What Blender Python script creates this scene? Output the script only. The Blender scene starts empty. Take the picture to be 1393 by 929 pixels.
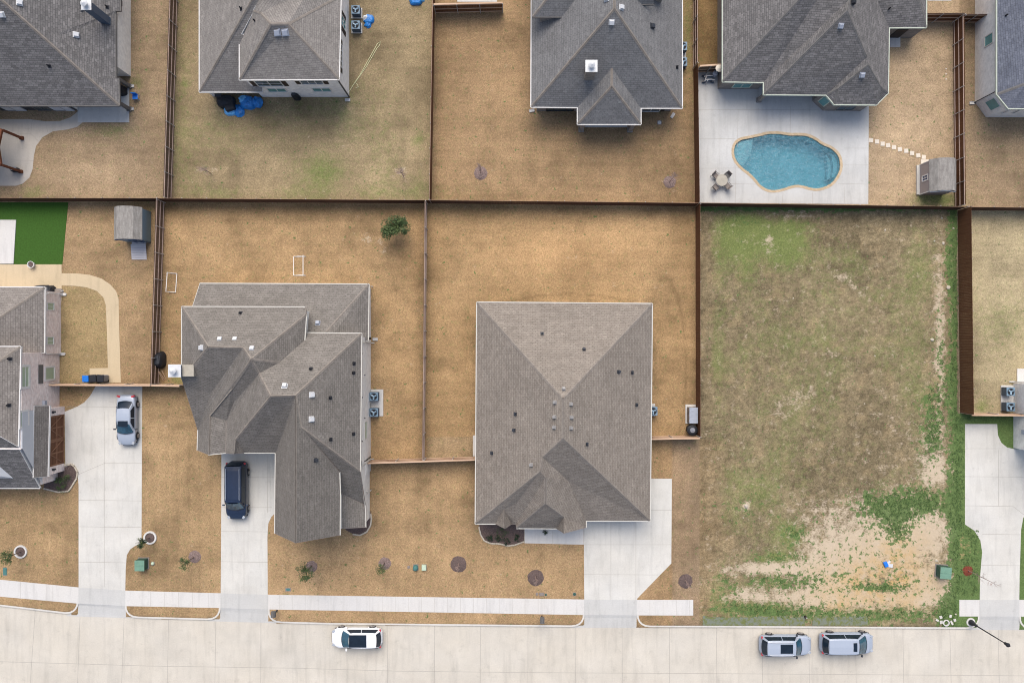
import bpy, bmesh, math, random
import numpy as np
from mathutils import Vector, Matrix
random.seed(7)
R = math.radians
sc = bpy.context.scene
H, F, CX, CY = 76.0, 1083.0, 696.5, 464.5          # camera height, focal length (px of the photo), principal point

# ------------------------------------------------------------------ camera, sky, sun, exposure
cam = bpy.data.objects.new('camera', bpy.data.cameras.new('camera'))
sc.collection.objects.link(cam); sc.camera = cam
cam.location = (0, 0, H); cam.rotation_euler = (0, 0, 0)
cam.data.sensor_width = 36; cam.data.lens = 36*F/1393.0
cam.data.clip_start = 1; cam.data.clip_end = 6000
SUN_EL, SUN_AZ = 56, -4                            # azimuth measured from the picture's top, clockwise
w = bpy.data.worlds.new('World'); sc.world = w; w.use_nodes = True
nt = w.node_tree; bg = nt.nodes['Background']
sky = nt.nodes.new('ShaderNodeTexSky'); sky.sky_type = 'NISHITA'; sky.sun_disc = False
sky.sun_elevation = R(SUN_EL); sky.sun_rotation = R(SUN_AZ); sky.dust_density = 4.0; sky.air_density = 1.0
hs = nt.nodes.new('ShaderNodeHueSaturation'); hs.inputs['Saturation'].default_value = 0.92
nt.links.new(sky.outputs[0], hs.inputs['Color']); nt.links.new(hs.outputs[0], bg.inputs[0])
bg.inputs[1].default_value = 0.125
sl = bpy.data.lights.new('sun', 'SUN'); sl.energy = 1.4; sl.angle = R(48); sl.color = (1, .95, .88)
so = bpy.data.objects.new('sun', sl); sc.collection.objects.link(so)
so.rotation_euler = (R(90-SUN_EL), 0, R(180-SUN_AZ)); so.location = (0, 60, 60)
sc.view_settings.view_transform = 'Standard'; sc.view_settings.look = 'None'
sc.view_settings.exposure = 0.66; sc.view_settings.gamma = 1.0
sc.render.engine = 'CYCLES'; sc.cycles.filter_width = 1.05

# ------------------------------------------------------------------ helpers
def P(px, py, z=0.0):
    return Vector(((px-CX)*(H-z)/F, -(py-CY)*(H-z)/F, z))
OFF = {}
class MB:
    def __init__(s): s.v = []; s.f = []; s.uv = {}
    def add(s, pts): n = len(s.v); s.v += [tuple(p) for p in pts]; return n
    def poly(s, pts, uv=None):
        n = s.add(pts); s.f.append(tuple(range(n, n+len(pts))))
        if uv: s.uv[len(s.f)-1] = uv
    def box(s, c, d, rz=0, rx=0, ry=0, taper=1.0):
        M = Matrix.Translation(Vector(c)) @ Matrix.Rotation(rz, 4, 'Z') @ Matrix.Rotation(ry, 4, 'Y') @ Matrix.Rotation(rx, 4, 'X')
        q = []
        for z in (-1, 1):
            t = taper if z > 0 else 1
            for x, y in ((-1, -1), (1, -1), (1, 1), (-1, 1)):
                q.append(M @ Vector((x*d[0]/2*t, y*d[1]/2*t, z*d[2]/2)))
        n = s.add(q)
        for f in ((3, 2, 1, 0), (4, 5, 6, 7), (0, 1, 5, 4), (1, 2, 6, 5), (2, 3, 7, 6), (3, 0, 4, 7)):
            s.f.append(tuple(n+i for i in f))
        return s
    def b2(s, x0, y0, z0, x1, y1, z1):
        return s.box(((x0+x1)/2, (y0+y1)/2, (z0+z1)/2), (abs(x1-x0), abs(y1-y0), abs(z1-z0)))
    def lathe(s, c, prof, n=16, axis='Z', sx=1, sy=1, cap=True):
        rings = []
        for r, z in prof:
            ring = []
            for k in range(n):
                a = 2*math.pi*k/n
                if axis == 'Z': p = (c[0]+r*sx*math.cos(a), c[1]+r*sy*math.sin(a), c[2]+z)
                elif axis == 'Y': p = (c[0]+r*math.cos(a), c[1]+z, c[2]-r*math.sin(a))
                else: p = (c[0]+z, c[1]+r*math.cos(a), c[2]+r*math.sin(a))
                ring.append(p)
            rings.append(s.add(ring))
        for i in range(len(rings)-1):
            for k in range(n):
                s.f.append((rings[i]+k, rings[i]+(k+1) % n, rings[i+1]+(k+1) % n, rings[i+1]+k))
        if cap:
            s.f.append(tuple(rings[0]+k for k in reversed(range(n))))
            s.f.append(tuple(rings[-1]+k for k in range(n)))
        return s
    def tube(s, pts, r, n=6):
        pts = [Vector(p) for p in pts]; rings = []
        rr = r if isinstance(r, (list, tuple)) else [r]*len(pts)
        for i, p in enumerate(pts):
            d = (pts[min(i+1, len(pts)-1)] - pts[max(i-1, 0)])
            if d.length < 1e-6: d = Vector((0, 0, 1))
            d.normalize(); u = d.cross(Vector((0, 0, 1)))
            if u.length < 1e-3: u = Vector((1, 0, 0))
            u.normalize(); v = d.cross(u)
            rings.append(s.add([p + rr[i]*(math.cos(2*math.pi*k/n)*u + math.sin(2*math.pi*k/n)*v) for k in range(n)]))
        for i in range(len(rings)-1):
            for k in range(n):
                s.f.append((rings[i]+k, rings[i+1]+k, rings[i+1]+(k+1) % n, rings[i]+(k+1) % n))
        s.f.append(tuple(rings[0]+k for k in range(n))); s.f.append(tuple(rings[-1]+k for k in reversed(range(n))))
        return s
    def extr(s, pts, z0, z1, top=True, bottom=False):     # pts: list of (x, y), any order
        a = sum(pts[i][0]*pts[(i+1) % len(pts)][1]-pts[(i+1) % len(pts)][0]*pts[i][1] for i in range(len(pts)))
        if a < 0: pts = pts[::-1]
        n = len(pts); lo = s.add([(p[0], p[1], z0) for p in pts]); hi = s.add([(p[0], p[1], z1) for p in pts])
        for i in range(n): s.f.append((lo+i, lo+(i+1) % n, hi+(i+1) % n, hi+i))
        if top: s.f.append(tuple(hi+i for i in range(n)))
        if bottom: s.f.append(tuple(lo+i for i in reversed(range(n))))
        return s
    def build(s, name, mat, parent=None, smooth=False, bevel=0, sub=0):
        o0 = OFF.get(parent, Vector((0, 0, 0))) if parent else Vector((0, 0, 0))
        me = bpy.data.meshes.new(name)
        me.from_pydata([(v[0]-o0.x, v[1]-o0.y, v[2]-o0.z) for v in s.v], [], s.f)
        if s.uv:
            l = me.uv_layers.new(name='UVMap')
            for fi, uv in s.uv.items():
                p = me.polygons[fi]
                for k, li in enumerate(p.loop_indices): l.data[li].uv = uv[k]
        me.materials.append(mat)
        if smooth: me.polygons.foreach_set('use_smooth', [True]*len(me.polygons))
        me.update()
        o = bpy.data.objects.new(name, me); sc.collection.objects.link(o)
        if parent: o.parent = parent; OFF[o] = o0
        if bevel:
            m = o.modifiers.new('b', 'BEVEL'); m.width = bevel; m.segments = 2; m.limit_method = 'ANGLE'
        if sub:
            m = o.modifiers.new('s', 'SUBSURF'); m.levels = sub; m.render_levels = sub
        return o
def tag(o, label, cat, group=None):
    o['label'] = label; o['category'] = cat
    if group: o['group'] = group
    return o
def thing(name, label, cat, loc=(0, 0, 0), rz=0, group=None):
    o = bpy.data.objects.new(name, None); sc.collection.objects.link(o); o.location = loc; o.rotation_euler = (0, 0, rz)
    o.empty_display_size = .3
    tag(o, label, cat, group)
    OFF[o] = Vector(loc) if rz == 0 else Vector((0, 0, 0))
    return o
def struct(name, mb, mat, **k):
    o = mb.build(name, mat, **k); o['kind'] = 'structure'; return o
def dup(root, loc, rz, label, group=None):
    def cp(o, par):
        c = o.copy(); sc.collection.objects.link(c)
        if par: c.parent = par
        for ch in list(o.children): cp(ch, c)
        return c
    r = cp(root, None); r.location = loc; r.rotation_euler = (0, 0, rz); r['label'] = label
    if group: r['group'] = group
    return r

# ------------------------------------------------------------------ materials
def newmat(name, rough=.8, spec=.3):
    m = bpy.data.materials.new(name); m.use_nodes = True
    b = m.node_tree.nodes['Principled BSDF']; b.inputs['Roughness'].default_value = rough
    b.inputs['Specular IOR Level'].default_value = spec
    return m, m.node_tree, b
def N(nt, t, **k):
    n = nt.nodes.new(t)
    for a, v in k.items(): setattr(n, a, v)
    return n
def pos(nt, sx=1, sy=1, sz=1):
    g = N(nt, 'ShaderNodeNewGeometry')
    if (sx, sy, sz) == (1, 1, 1): return g.outputs['Position']
    v = N(nt, 'ShaderNodeVectorMath', operation='MULTIPLY'); v.inputs[1].default_value = (sx, sy, sz)
    nt.links.new(g.outputs['Position'], v.inputs[0]); return v.outputs[0]
def noise(nt, vec, scale, detail=3, rough=.6):
    n = N(nt, 'ShaderNodeTexNoise'); n.inputs['Scale'].default_value = scale; n.inputs['Detail'].default_value = detail
    n.inputs['Roughness'].default_value = rough; nt.links.new(vec, n.inputs['Vector']); return n.outputs[0]
def mrange(nt, x, a, b, c, d, clamp=True):
    n = N(nt, 'ShaderNodeMapRange'); n.clamp = clamp
    for i, v in zip((1, 2, 3, 4), (a, b, c, d)): n.inputs[i].default_value = v
    nt.links.new(x, n.inputs[0]); return n.outputs[0]
def math_(nt, op, a, b):
    n = N(nt, 'ShaderNodeMath', operation=op)
    for i, v in enumerate((a, b)):
        if isinstance(v, (int, float)): n.inputs[i].default_value = v
        else: nt.links.new(v, n.inputs[i])
    return n.outputs[0]
def scalec(nt, col, fac):
    n = N(nt, 'ShaderNodeVectorMath', operation='SCALE')
    if isinstance(col, tuple): n.inputs[0].default_value = col
    else: nt.links.new(col, n.inputs[0])
    nt.links.new(fac, n.inputs['Scale']); return n.outputs[0]
def mix(nt, fac, a, b):
    n = N(nt, 'ShaderNodeMix', data_type='RGBA')
    if isinstance(fac, (int, float)): n.inputs[0].default_value = fac
    else: nt.links.new(fac, n.inputs[0])
    for i, v in ((6, a), (7, b)):
        if isinstance(v, tuple): n.inputs[i].default_value = (*v, 1)
        else: nt.links.new(v, n.inputs[i])
    return n.outputs[2]
def bump(nt, b, h, strength=.3, dist=.02):
    n = N(nt, 'ShaderNodeBump'); n.inputs['Strength'].default_value = strength; n.inputs['Distance'].default_value = dist
    nt.links.new(h, n.inputs['Height']); nt.links.new(n.outputs[0], b.inputs['Normal'])
def flat(name, col, rough=.7, spec=.3, var=.12, scale=3, metal=0):
    m, nt, b = newmat(name, rough, spec); b.inputs['Metallic'].default_value = metal
    f = mrange(nt, noise(nt, pos(nt), scale, 4), .25, .75, 1-var, 1+var)
    nt.links.new(scalec(nt, col, f), b.inputs['Base Color']); return m
def concrete(name, col, stain=.08):
    m, nt, b = newmat(name, .85, .25); p = pos(nt)
    a = mrange(nt, noise(nt, p, .35, 5), .3, .7, 1-stain, 1+stain*.6)
    c = mrange(nt, noise(nt, p, 9, 3), .3, .7, .95, 1.045)
    d = mrange(nt, noise(nt, pos(nt, 1, .12, 1), 2.2, 3), .5, .75, 1.0, .87)
    f = math_(nt, 'MULTIPLY', math_(nt, 'MULTIPLY', a, c), d)
    tint = mix(nt, noise(nt, p, .22, 3), tuple(x*y for x, y in zip(col, (1.02, 1.0, .96))), tuple(x*y for x, y in zip(col, (.98, 1.0, 1.03))))
    s = mrange(nt, noise(nt, p, 1.1, 6, .75), .58, .72, 1, .84)
    nt.links.new(scalec(nt, tint, math_(nt, 'MULTIPLY', f, s)), b.inputs['Base Color'])
    bump(nt, b, noise(nt, p, 30, 2), .1, .01); return m
def shingle(name, c1, c2, line_col):
    m, nt, b = newmat(name, .95, .15)
    uv = N(nt, 'ShaderNodeUVMap'); br = N(nt, 'ShaderNodeTexBrick')
    br.inputs['Scale'].default_value = 1; br.inputs['Brick Width'].default_value = .42; br.inputs['Row Height'].default_value = .19
    br.inputs['Mortar Size'].default_value = .022; br.inputs['Mortar Smooth'].default_value = .6; br.inputs['Bias'].default_value = 0
    br.offset = .37; br.squash = 1
    br.inputs['Color1'].default_value = (*c1, 1); br.inputs['Color2'].default_value = (*c2, 1); br.inputs['Mortar'].default_value = (*line_col, 1)  # Mortar input: shadow line below each shingle row, put into the colour
    nt.links.new(uv.outputs[0], br.inputs['Vector'])
    v2 = N(nt, 'ShaderNodeVectorMath', operation='MULTIPLY'); v2.inputs[1].default_value = (2.9, 5.3, 1); nt.links.new(uv.outputs[0], v2.inputs[0])
    wn = N(nt, 'ShaderNodeTexVoronoi'); wn.inputs['Scale'].default_value = 1; nt.links.new(v2.outputs[0], wn.inputs['Vector'])
    sep = N(nt, 'ShaderNodeSeparateColor'); nt.links.new(wn.outputs['Color'], sep.inputs[0])
    f1 = mrange(nt, sep.outputs[0], 0, 1, .905, 1.095)
    f2 = math_(nt, 'MULTIPLY', mrange(nt, noise(nt, pos(nt), .5, 4), .3, .7, .92, 1.07), mrange(nt, noise(nt, uv.outputs[0], 1.0, 3), .3, .7, .95, 1.05))
    f3 = mrange(nt, noise(nt, pos(nt), 11, 3, .7), .32, .68, .84, 1.16)
    lite = mrange(nt, sep.outputs[1], .92, .95, 1, 1.12)
    nt.links.new(scalec(nt, br.outputs[0], math_(nt, 'MULTIPLY', math_(nt, 'MULTIPLY', math_(nt, 'MULTIPLY', f1, f2), f3), lite)), b.inputs['Base Color'])
    bump(nt, b, br.outputs['Fac'], -.5, .012); return m
def brick(name, c1, c2, line_col, rough=.9):
    m, nt, b = newmat(name, rough, .2); g = N(nt, 'ShaderNodeNewGeometry'); s = N(nt, 'ShaderNodeSeparateXYZ')
    nt.links.new(g.outputs['Position'], s.inputs[0]); cb = N(nt, 'ShaderNodeCombineXYZ')
    nt.links.new(math_(nt, 'ADD', s.outputs[0], s.outputs[1]), cb.inputs[0]); nt.links.new(s.outputs[2], cb.inputs[1])
    br = N(nt, 'ShaderNodeTexBrick'); br.inputs['Scale'].default_value = 1; br.inputs['Brick Width'].default_value = .3; br.inputs['Row Height'].default_value = .1
    br.inputs['Mortar Size'].default_value = .012
    br.inputs['Color1'].default_value = (*c1, 1); br.inputs['Color2'].default_value = (*c2, 1); br.inputs['Mortar'].default_value = (*line_col, 1)
    nt.links.new(cb.outputs[0], br.inputs['Vector'])
    f = mrange(nt, noise(nt, pos(nt), 2.5, 4), .3, .7, .88, 1.1)
    nt.links.new(scalec(nt, br.outputs[0], f), b.inputs['Base Color']); return m
def wood(name, c1, c2, along='Z'):
    m, nt, b = newmat(name, .85, .2)
    sc_ = {'Z': (7, 7, .4), 'X': (.5, 9, 9), 'Y': (9, .5, 9)}[along]
    f = noise(nt, pos(nt, *sc_), 1, 4, .7)
    nt.links.new(mix(nt, mrange(nt, f, .3, .7, 0, 1), c1, c2), b.inputs['Base Color']); return m
M = dict(
 sh_cool=shingle('shingle_cool', (.168, .166, .165), (.19, .188, .187), (.115, .114, .115)),
 road=concrete('road_concrete', (.53, .492, .425), .11), drive=concrete('drive_concrete', (.56, .545, .505), .12),
 walk=concrete('walk_concrete', (.57, .555, .53), .04), deck=concrete('deck_concrete', (.50, .50, .485), .13),
 tan=concrete('tan_concrete', (.52, .42, .28), .05), patio=concrete('patio_concrete', (.44, .405, .36), .05),
 kerb=concrete('kerb_concrete', (.56, .54, .5), .05), joint=flat('joint_filler', (.34, .315, .28), .9),
 coping=brick('coping_stone', (.44, .34, .215), (.52, .41, .28), (.30, .24, .17)),
 sh_tan=shingle('shingle_tan', (.222, .192, .163), (.25, .22, .188), (.15, .13, .11)), sh_warm=shingle('shingle_warm', (.222, .205, .188), (.255, .236, .217), (.15, .14, .13)),
 sh_grey=shingle('shingle_grey', (.2, .18, .162), (.24, .217, .197), (.13, .118, .108)),
 sh_brown=shingle('shingle_brown', (.178, .163, .145), (.205, .187, .168), (.118, .108, .097)),
 sh_dark=shingle('shingle_dark', (.13, .125, .122), (.2, .19, .185), (.085, .083, .084)),
 sh_blue=shingle('shingle_blue', (.105, .115, .145), (.14, .152, .185), (.075, .082, .1)),
 cap=flat('ridge_shingle', (.225, .2, .175), .95, .1, .25, 3), cap_dark=flat('ridge_shingle_dark', (.15, .145, .14), .95, .1, .25, 3),
 white=flat('white_paint', (.62, .61, .59), .5, .4, .05), cream=flat('cream_trim', (.52, .505, .46), .6, .3, .06),
 greenish=flat('pale_green_trim', (.46, .50, .42), .6, .3, .06),
 br_white=brick('white_brick', (.74, .72, .69), (.84, .82, .79), (.7, .68, .65)), br_cream=brick('cream_brick', (.80, .78, .72), (.86, .84, .78), (.76, .74, .68)),
 br_brown=brick('brown_brick', (.17, .15, .13), (.26, .23, .205), (.27, .25, .23)), br_pink=brick('pinkish_brick', (.66, .52, .47), (.84, .74, .69), (.76, .7, .66)),
 br_grey=brick('pale_grey_brick', (.7, .68, .64), (.8, .78, .74), (.7, .68, .65)), siding=flat('pale_blue_siding', (.50, .52, .55), .7, .3, .03),
 glass=flat('window_glass', (.035, .06, .075), .06, .8, .3, 1.5), teal=flat('teal_window_glass', (.10, .27, .27), .08, .8, .2, 1.5), blind=flat('window_blind', (.33, .42, .3), .3, .6, .08),
 dark=flat('dark_shutter', (.03, .022, .02), .6, .3), slate=flat('slate_shutter', (.12, .115, .11), .7, .3),
 fence=wood('fence_boards', (.085, .036, .017), (.14, .062, .030)), fence_red=wood('stained_fence_boards', (.085, .036, .017), (.135, .062, .03)),
 fence_old=wood('weathered_fence_boards', (.10, .066, .045), (.17, .115, .08)), rail=wood('fence_rail', (.42, .30, .24), (.58, .45, .38), 'Y'), railx=wood('fence_cap_rail', (.42, .27, .17), (.60, .44, .32), 'X'), fence_dk=wood('dark_fence_boards', (.055, .026, .017), (.09, .045, .028)),
 galv=flat('galvanised_steel', (.4, .38, .36), .5, .5, .1), metal_dark=flat('dark_metal', (.03, .035, .045), .5, .5), vent_grey=flat('weathered_vent', (.29, .28, .27), .7, .2), metal_white=flat('white_sheet_metal', (.58, .59, .6), .35, .5, .05),
 navy=flat('navy_chimney_metal', (.055, .085, .13), .5, .5), acbody=flat('condenser_casing', (.06, .085, .115), .5, .5), acring=flat('condenser_grille', (.16, .25, .33), .5, .5), acfan=flat('condenser_fan', (.33, .48, .6), .35, .5),
 black=flat('black_cover', (.018, .02, .026), .6, .3), tarp=flat('blue_tarp', (.012, .17, .5), .45, .5, .35, 4), tarp_l=flat('light_blue_tarp', (.12, .4, .72), .45, .5, .3, 6),
 tyre=flat('tyre_rubber', (.03, .028, .028), .8, .2), rim=flat('alloy_rim', (.38, .36, .35), .35, .6, .1, metal=.6),
 cglass=flat('car_glass', (.010, .018, .03), .12, .35, .3, 2), cglassb=flat('car_windscreen', (.025, .08, .12), .05, .9, .5, 2),
 red=flat('tail_lamp', (.45, .03, .04), .3, .5), lamp=flat('head_lamp', (.35, .38, .42), .15, .6),
 silver=flat('silver_car_paint', (.34, .385, .46), .28, .7, .02), whitecar=flat('white_car_paint', (.82, .83, .85), .25, .6, .01), navycar=flat('midnight_car_paint', (.012, .022, .05), .2, .8, .1),
 mulch=flat('mulch', (.125, .092, .084), .95, .1, .5, 14), mulch_red=flat('red_mulch', (.19, .055, .035), .95, .1, .4, 14), mulch_grey=flat('grey_mulch', (.21, .155, .14), .95, .1, .6, 12),
 stone_edge=flat('edging_stone', (.46, .41, .33), .9, .2, .25, 6), weedleaf=flat('weed_leaf', (.095, .155, .05), .7, .3, .3, 3), leaf=flat('leaf', (.07, .108, .04), .7, .3, .5, 3), leaf2=flat('olive_leaf', (.085, .12, .04), .7, .3, .5, 3), leaf_d=flat('dark_leaf', (.02, .045, .02), .7, .3, .5, 3),
 bark=flat('bark', (.16, .12, .1), .9, .1, .3, 6), twig=flat('pale_twig', (.30, .22, .19), .9, .1, .2, 6),
 green_box=flat('utility_green', (.14, .26, .19), .5, .4, .1), green_dk=flat('dark_utility_green', (.03, .08, .06), .6, .3), teal_lid=flat('teal_lid', (.06, .17, .16), .6, .3), pale_lid=flat('pale_green_lid', (.45, .55, .42), .6, .3),
 shed_blue=flat('shed_blue_wall', (.20, .27, .31), .7, .3, .05), shed_mauve=flat('shed_mauve_wall', (.33, .285, .27), .7, .3, .05), navy_trim=flat('navy_trim', (.04, .06, .13), .7, .3),
 ramp=wood('grey_ramp_boards', (.48, .46, .48), (.62, .6, .6), 'X'), brownwood=wood('stained_timber', (.10, .035, .018), (.16, .06, .03)), garage=wood('garage_door_timber', (.10, .045, .024), (.17, .08, .045), 'Y'), bracing=wood('garage_bracing', (.17, .085, .05), (.26, .14, .085)),
 grey_plastic=flat('grey_plastic', (.2, .21, .24), .6, .3), lgrey=flat('light_grey_metal', (.33, .36, .42), .5, .4), umber=flat('umber_vinyl', (.22, .19, .17), .7, .3),
 blueplastic=flat('blue_plastic', (.01, .16, .6), .5, .4), stonew=flat('stepping_stone', (.62, .56, .47), .9, .2, .1), tandust=flat('tan_stucco', (.38, .35, .29), .8, .2), hose=flat('yellow_hose', (.62, .62, .36), .5, .3), pvc=flat('white_pvc', (.75, .72, .68), .4, .4),
 turf=None)

# ------------------------------------------------------------------ ground: one sheet, lawn colours as surface attributes
def kerbY(x):
    return float(np.interp(x, [-80, 0, 60, 105, 175, 300, 378, 450, 650, 795, 1000, 1310, 1480], [816, 824, 831, 836.5, 840, 843.5, 847, 849, 851, 852.5, 853, 855, 857]))
def walkY(x, lo):   # sidewalk top / bottom edge
    if lo: return float(np.interp(x, [-80, 0, 106, 172, 300, 365, 795, 866, 1480], [804, 811, 820.5, 824, 826.5, 828.5, 836, 836.5, 838.5]))
    return float(np.interp(x, [-80, 0, 106, 172, 300, 365, 795, 866, 1480], [781, 788, 798.5, 803, 806.5, 808.5, 815, 815.5, 815.5]))
STRIPS = [(-140, 106.5), (170, 300), (364.5, 795), (866.5, 1332.5), (1386.5, 1560)]
def strip_path(xa, xb):
    ka, kb = kerbY(xa+14), kerbY(xb-14)
    L = [(xa, walkY(xa, 1)), (xa+.3, ka-12), (xa+2.5, ka-7), (xa+6, ka-3.4), (xa+11, ka-1)]
    Rr = [(xb-11, kb-1), (xb-6, kb-3.4), (xb-2.5, kb-7), (xb-.3, kb-12), (xb, walkY(xb, 1))]
    n = max(2, int((xb-xa-36)/30)); mid = [(x, kerbY(x)) for x in np.linspace(xa+18, xb-18, n)]
    return L, mid, Rr
def pip(poly, x, y):
    ins = np.zeros(x.shape, bool); j = len(poly)-1
    for i in range(len(poly)):
        xi, yi = poly[i]; xj, yj = poly[j]
        c = ((yi > y) != (yj > y)) & (x < (xj-xi)*(y-yi)/((yj-yi) if yj != yi else 1e-9)+xi); ins ^= c; j = i
    return ins
POOL = [(998, 206), (1000.5, 196), (1007, 191), (1017, 189), (1030, 186.5), (1045, 182.5), (1060, 182.6), (1074, 185), (1087, 184.6), (1098, 185.5), (1109, 190.5), (1118, 197.5), (1130, 202), (1138.5, 209.5), (1142, 217), (1143, 229), (1139, 239), (1132, 249), (1122, 254.5), (1111, 257), (1101, 255.5), (1092, 252.5), (1083, 251.5), (1074, 253.5), (1066, 256.5), (1055, 259), (1045, 258.5), (1035, 253), (1028, 244), (1020, 236), (1008, 227), (1000, 217)]
def smooth_loop(pts, k=2):
    p = [Vector(q) for q in pts]
    for _ in range(k):
        q = []
        for i in range(len(p)):
            a, b = p[i], p[(i+1) % len(p)]; q += [a*.75+b*.25, a*.25+b*.75]
        p = q
    return [tuple(v) for v in p]
POOL = smooth_loop(POOL, 1)
rng = np.random.RandomState(3)
def vnoise(x, y, cell, seed):
    r = np.random.RandomState(seed).rand(256, 256); gx = x/cell+1000; gy = y/cell+1000
    ix = np.floor(gx).astype(int); iy = np.floor(gy).astype(int); fx = gx-ix; fy = gy-iy
    fx = fx*fx*(3-2*fx); fy = fy*fy*(3-2*fy)
    a = r[ix % 256, iy % 256]; b = r[(ix+1) % 256, iy % 256]; c = r[ix % 256, (iy+1) % 256]; d = r[(ix+1) % 256, (iy+1) % 256]
    return (a*(1-fx)+b*fx)*(1-fy)+(c*(1-fx)+d*fx)*fy
def fbm(x, y, cell, seed, o=4):
    return sum(vnoise(x, y, cell/2**k, seed+k)*.5**k for k in range(o))/sum(.5**k for k in range(o))
def G(px, py, x, y, sx, sy, a=1.0, rot=0):
    dx, dy = px-x, py-y; c, s = math.cos(R(rot)), math.sin(R(rot)); u = dx*c+dy*s; v = -dx*s+dy*c
    return a*np.exp(-.5*((u/sx)**2+(v/sy)**2))
def lin(c): return np.array([((v/255+.055)/1.055)**2.4 if v > 10 else v/255/12.92 for v in c])
def sstep(e0, e1, x): t = np.clip((x-e0)/(e1-e0), 0, 1); return t*t*(3-2*t)
xs = np.unique(np.concatenate([[-3000, -800, -200, -80], np.arange(-52, 52.01, .2), [80, 200, 800, 3000]]))
ys = np.unique(np.concatenate([[-3000, -800, -200, -60], np.arange(-34, 34.01, .2), [60, 200, 800, 3000]]))
GX, GY = np.meshgrid(xs, ys)
px = CX+GX*F/H; py = CY-GY*F/H
KY = np.interp(px, [-80, 0, 60, 105, 175, 300, 378, 450, 650, 795, 1000, 1310, 1480], [816, 824, 831, 836.5, 840, 843.5, 847, 849, 851, 852.5, 853, 855, 857])
GZ = np.where(py > KY-.5, -.18, 0.0)
for i in range(len(STRIPS)-1):
    a, b = STRIPS[i][1], STRIPS[i+1][0]
    wy = walkY((a+b)/2, 1); t = np.clip((py-wy)/(KY-wy), 0, 1)
    m_ = (px > a-1) & (px < b+1) & (py > wy-1) & (py <= KY)
    GZ = np.where(m_, -.18*t-.06, GZ)
GZ = np.where(py > 1000, -.18, GZ)
yard = [(-9e5, -9e5, 9e5, 9e5, (172, 142, 104)), (-900, -900, 236, 273, (164, 137, 106)), (236, -900, 588, 273, (160, 138, 103)), (588, -900, 946, 278, (164, 131, 93)),
        (946, -900, 1304, 284, (187, 158, 124)), (948, -900, 976, 92, (138, 108, 68)), (1304, -900, 2400, 286, (163, 136, 105)), (-900, 274, 219, 522, (166, 134, 96)), (60, 388, 150, 522, (163, 137, 94)),
        (219, 274, 580, 628, (177, 141, 97)), (580, 274, 948, 595, (179, 142, 96)), (948, 281, 1304, 860, (145, 126, 101)), (1304, 285, 2400, 563, (188, 168, 129)),
        (-900, 522, 300, 860, (176, 142, 100)), (300, 626, 800, 860, (178, 143, 101)), (860, 595, 948, 860, (176, 140, 98))]
col = np.zeros(GX.shape+(3,))
for x0, y0, x1, y1, c in yard:
    m_ = (px >= x0) & (px < x1) & (py >= y0) & (py < y1); col[m_] = (lambda q: (q*.83+q.mean()*.17)*np.array([1, 1.015, .975]))(lin(c))*.77
bl = sstep(915, 1010, px+26*(fbm(GX, GY, 2.5, 201)-.5)*2); m_ = (py > 596) & (px > 915) & (px < 1010) & (py < 860); ca = (lambda q: (q*.78+q.mean()*.22))(lin((176, 144, 104)))*.735; cb_ = (lambda q: (q*.84+q.mean()*.16))(lin((149, 130, 102)))*.725; col[m_] = (ca*(1-bl[..., None])+cb_*bl[..., None])[m_]
# broad tone variation: thin and worn turf, hand-placed darker bands
n1 = fbm(GX, GY, 8, 11); n2 = fbm(GX, GY, 2.6, 31); n3 = fbm(GX*.35, GY*3, 1.2, 51)
tone = 1+.44*(n1-.5)+.32*(n2-.5)+.10*(n3-.5)+.18*(fbm(GX, GY, .7, 61, 3)-.5)
mow_x = (py > 595); wob = fbm(GX, GY, 9, 33)*3
tone += np.where(mow_x, .030*np.sin(GX*2*math.pi/1.05+wob), .026*np.sin(GY*2*math.pi/1.1+wob))
tone += .05*np.sin(GX*2*math.pi/.52+wob*.3)*((px > 219) & (px < 300) & (py > 540))*.5
tone += -G(px, py, 400, 285, 260, 9, .20) - G(px, py, 545, 350, 45, 26, .12) - G(px, py, 760, 288, 200, 6, .10) - G(px, py, 390, 160, 90, 22, .12) - G(px, py, 120, 200, 60, 14, .13) - G(px, py, 760, 225, 200, 8, .08)  # darker bands below the back fence and the top houses
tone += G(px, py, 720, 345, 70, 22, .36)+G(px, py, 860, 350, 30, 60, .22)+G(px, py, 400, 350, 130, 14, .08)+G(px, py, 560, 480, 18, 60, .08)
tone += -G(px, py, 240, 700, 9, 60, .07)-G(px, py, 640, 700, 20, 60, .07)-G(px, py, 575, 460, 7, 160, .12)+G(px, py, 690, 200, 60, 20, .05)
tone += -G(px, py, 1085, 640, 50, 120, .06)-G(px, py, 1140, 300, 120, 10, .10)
for r_, e in ((1.0, .0), (1.5, .0)): pass
tr = np.abs(np.sqrt(((px-905)/28)**2+((py-500)/120)**2)-1); tone += -.18*np.exp(-(tr/.06)**2)*((px > 892) & (px < 945))
tr = np.abs(py-(400+((px-775)/45)**2*3)); tone += -.22*np.exp(-(tr/1.8)**2)*((px > 655) & (px < 865))
big = fbm(GX, GY, 14, 301, 3); tone += .35*(big-.5)+.10*(sstep(.55, .7, fbm(GX, GY, 3.2, 311, 5))-.2)-.14*(sstep(.58, .72, fbm(GX, GY, 2.2, 321, 5)))
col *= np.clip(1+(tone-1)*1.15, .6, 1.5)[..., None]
mv = vac_ = ((px > 953) & (px < 1303) & (py > 281) & (py < 853))
stk = fbm(GX*1.0+GY*.5, GY*1.0-GX*.5, .8, 91, 3); rough_ = fbm(GX, GY, .9, 95, 4)
col[mv] *= (.98+.14*(rough_[mv]-.5)+.5*(vnoise(GX, GY, .25, 123)[mv]-.5)+.3*(stk[mv]-.5))[..., None]; col[mv] *= np.array([.97, .985, .88])
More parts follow.
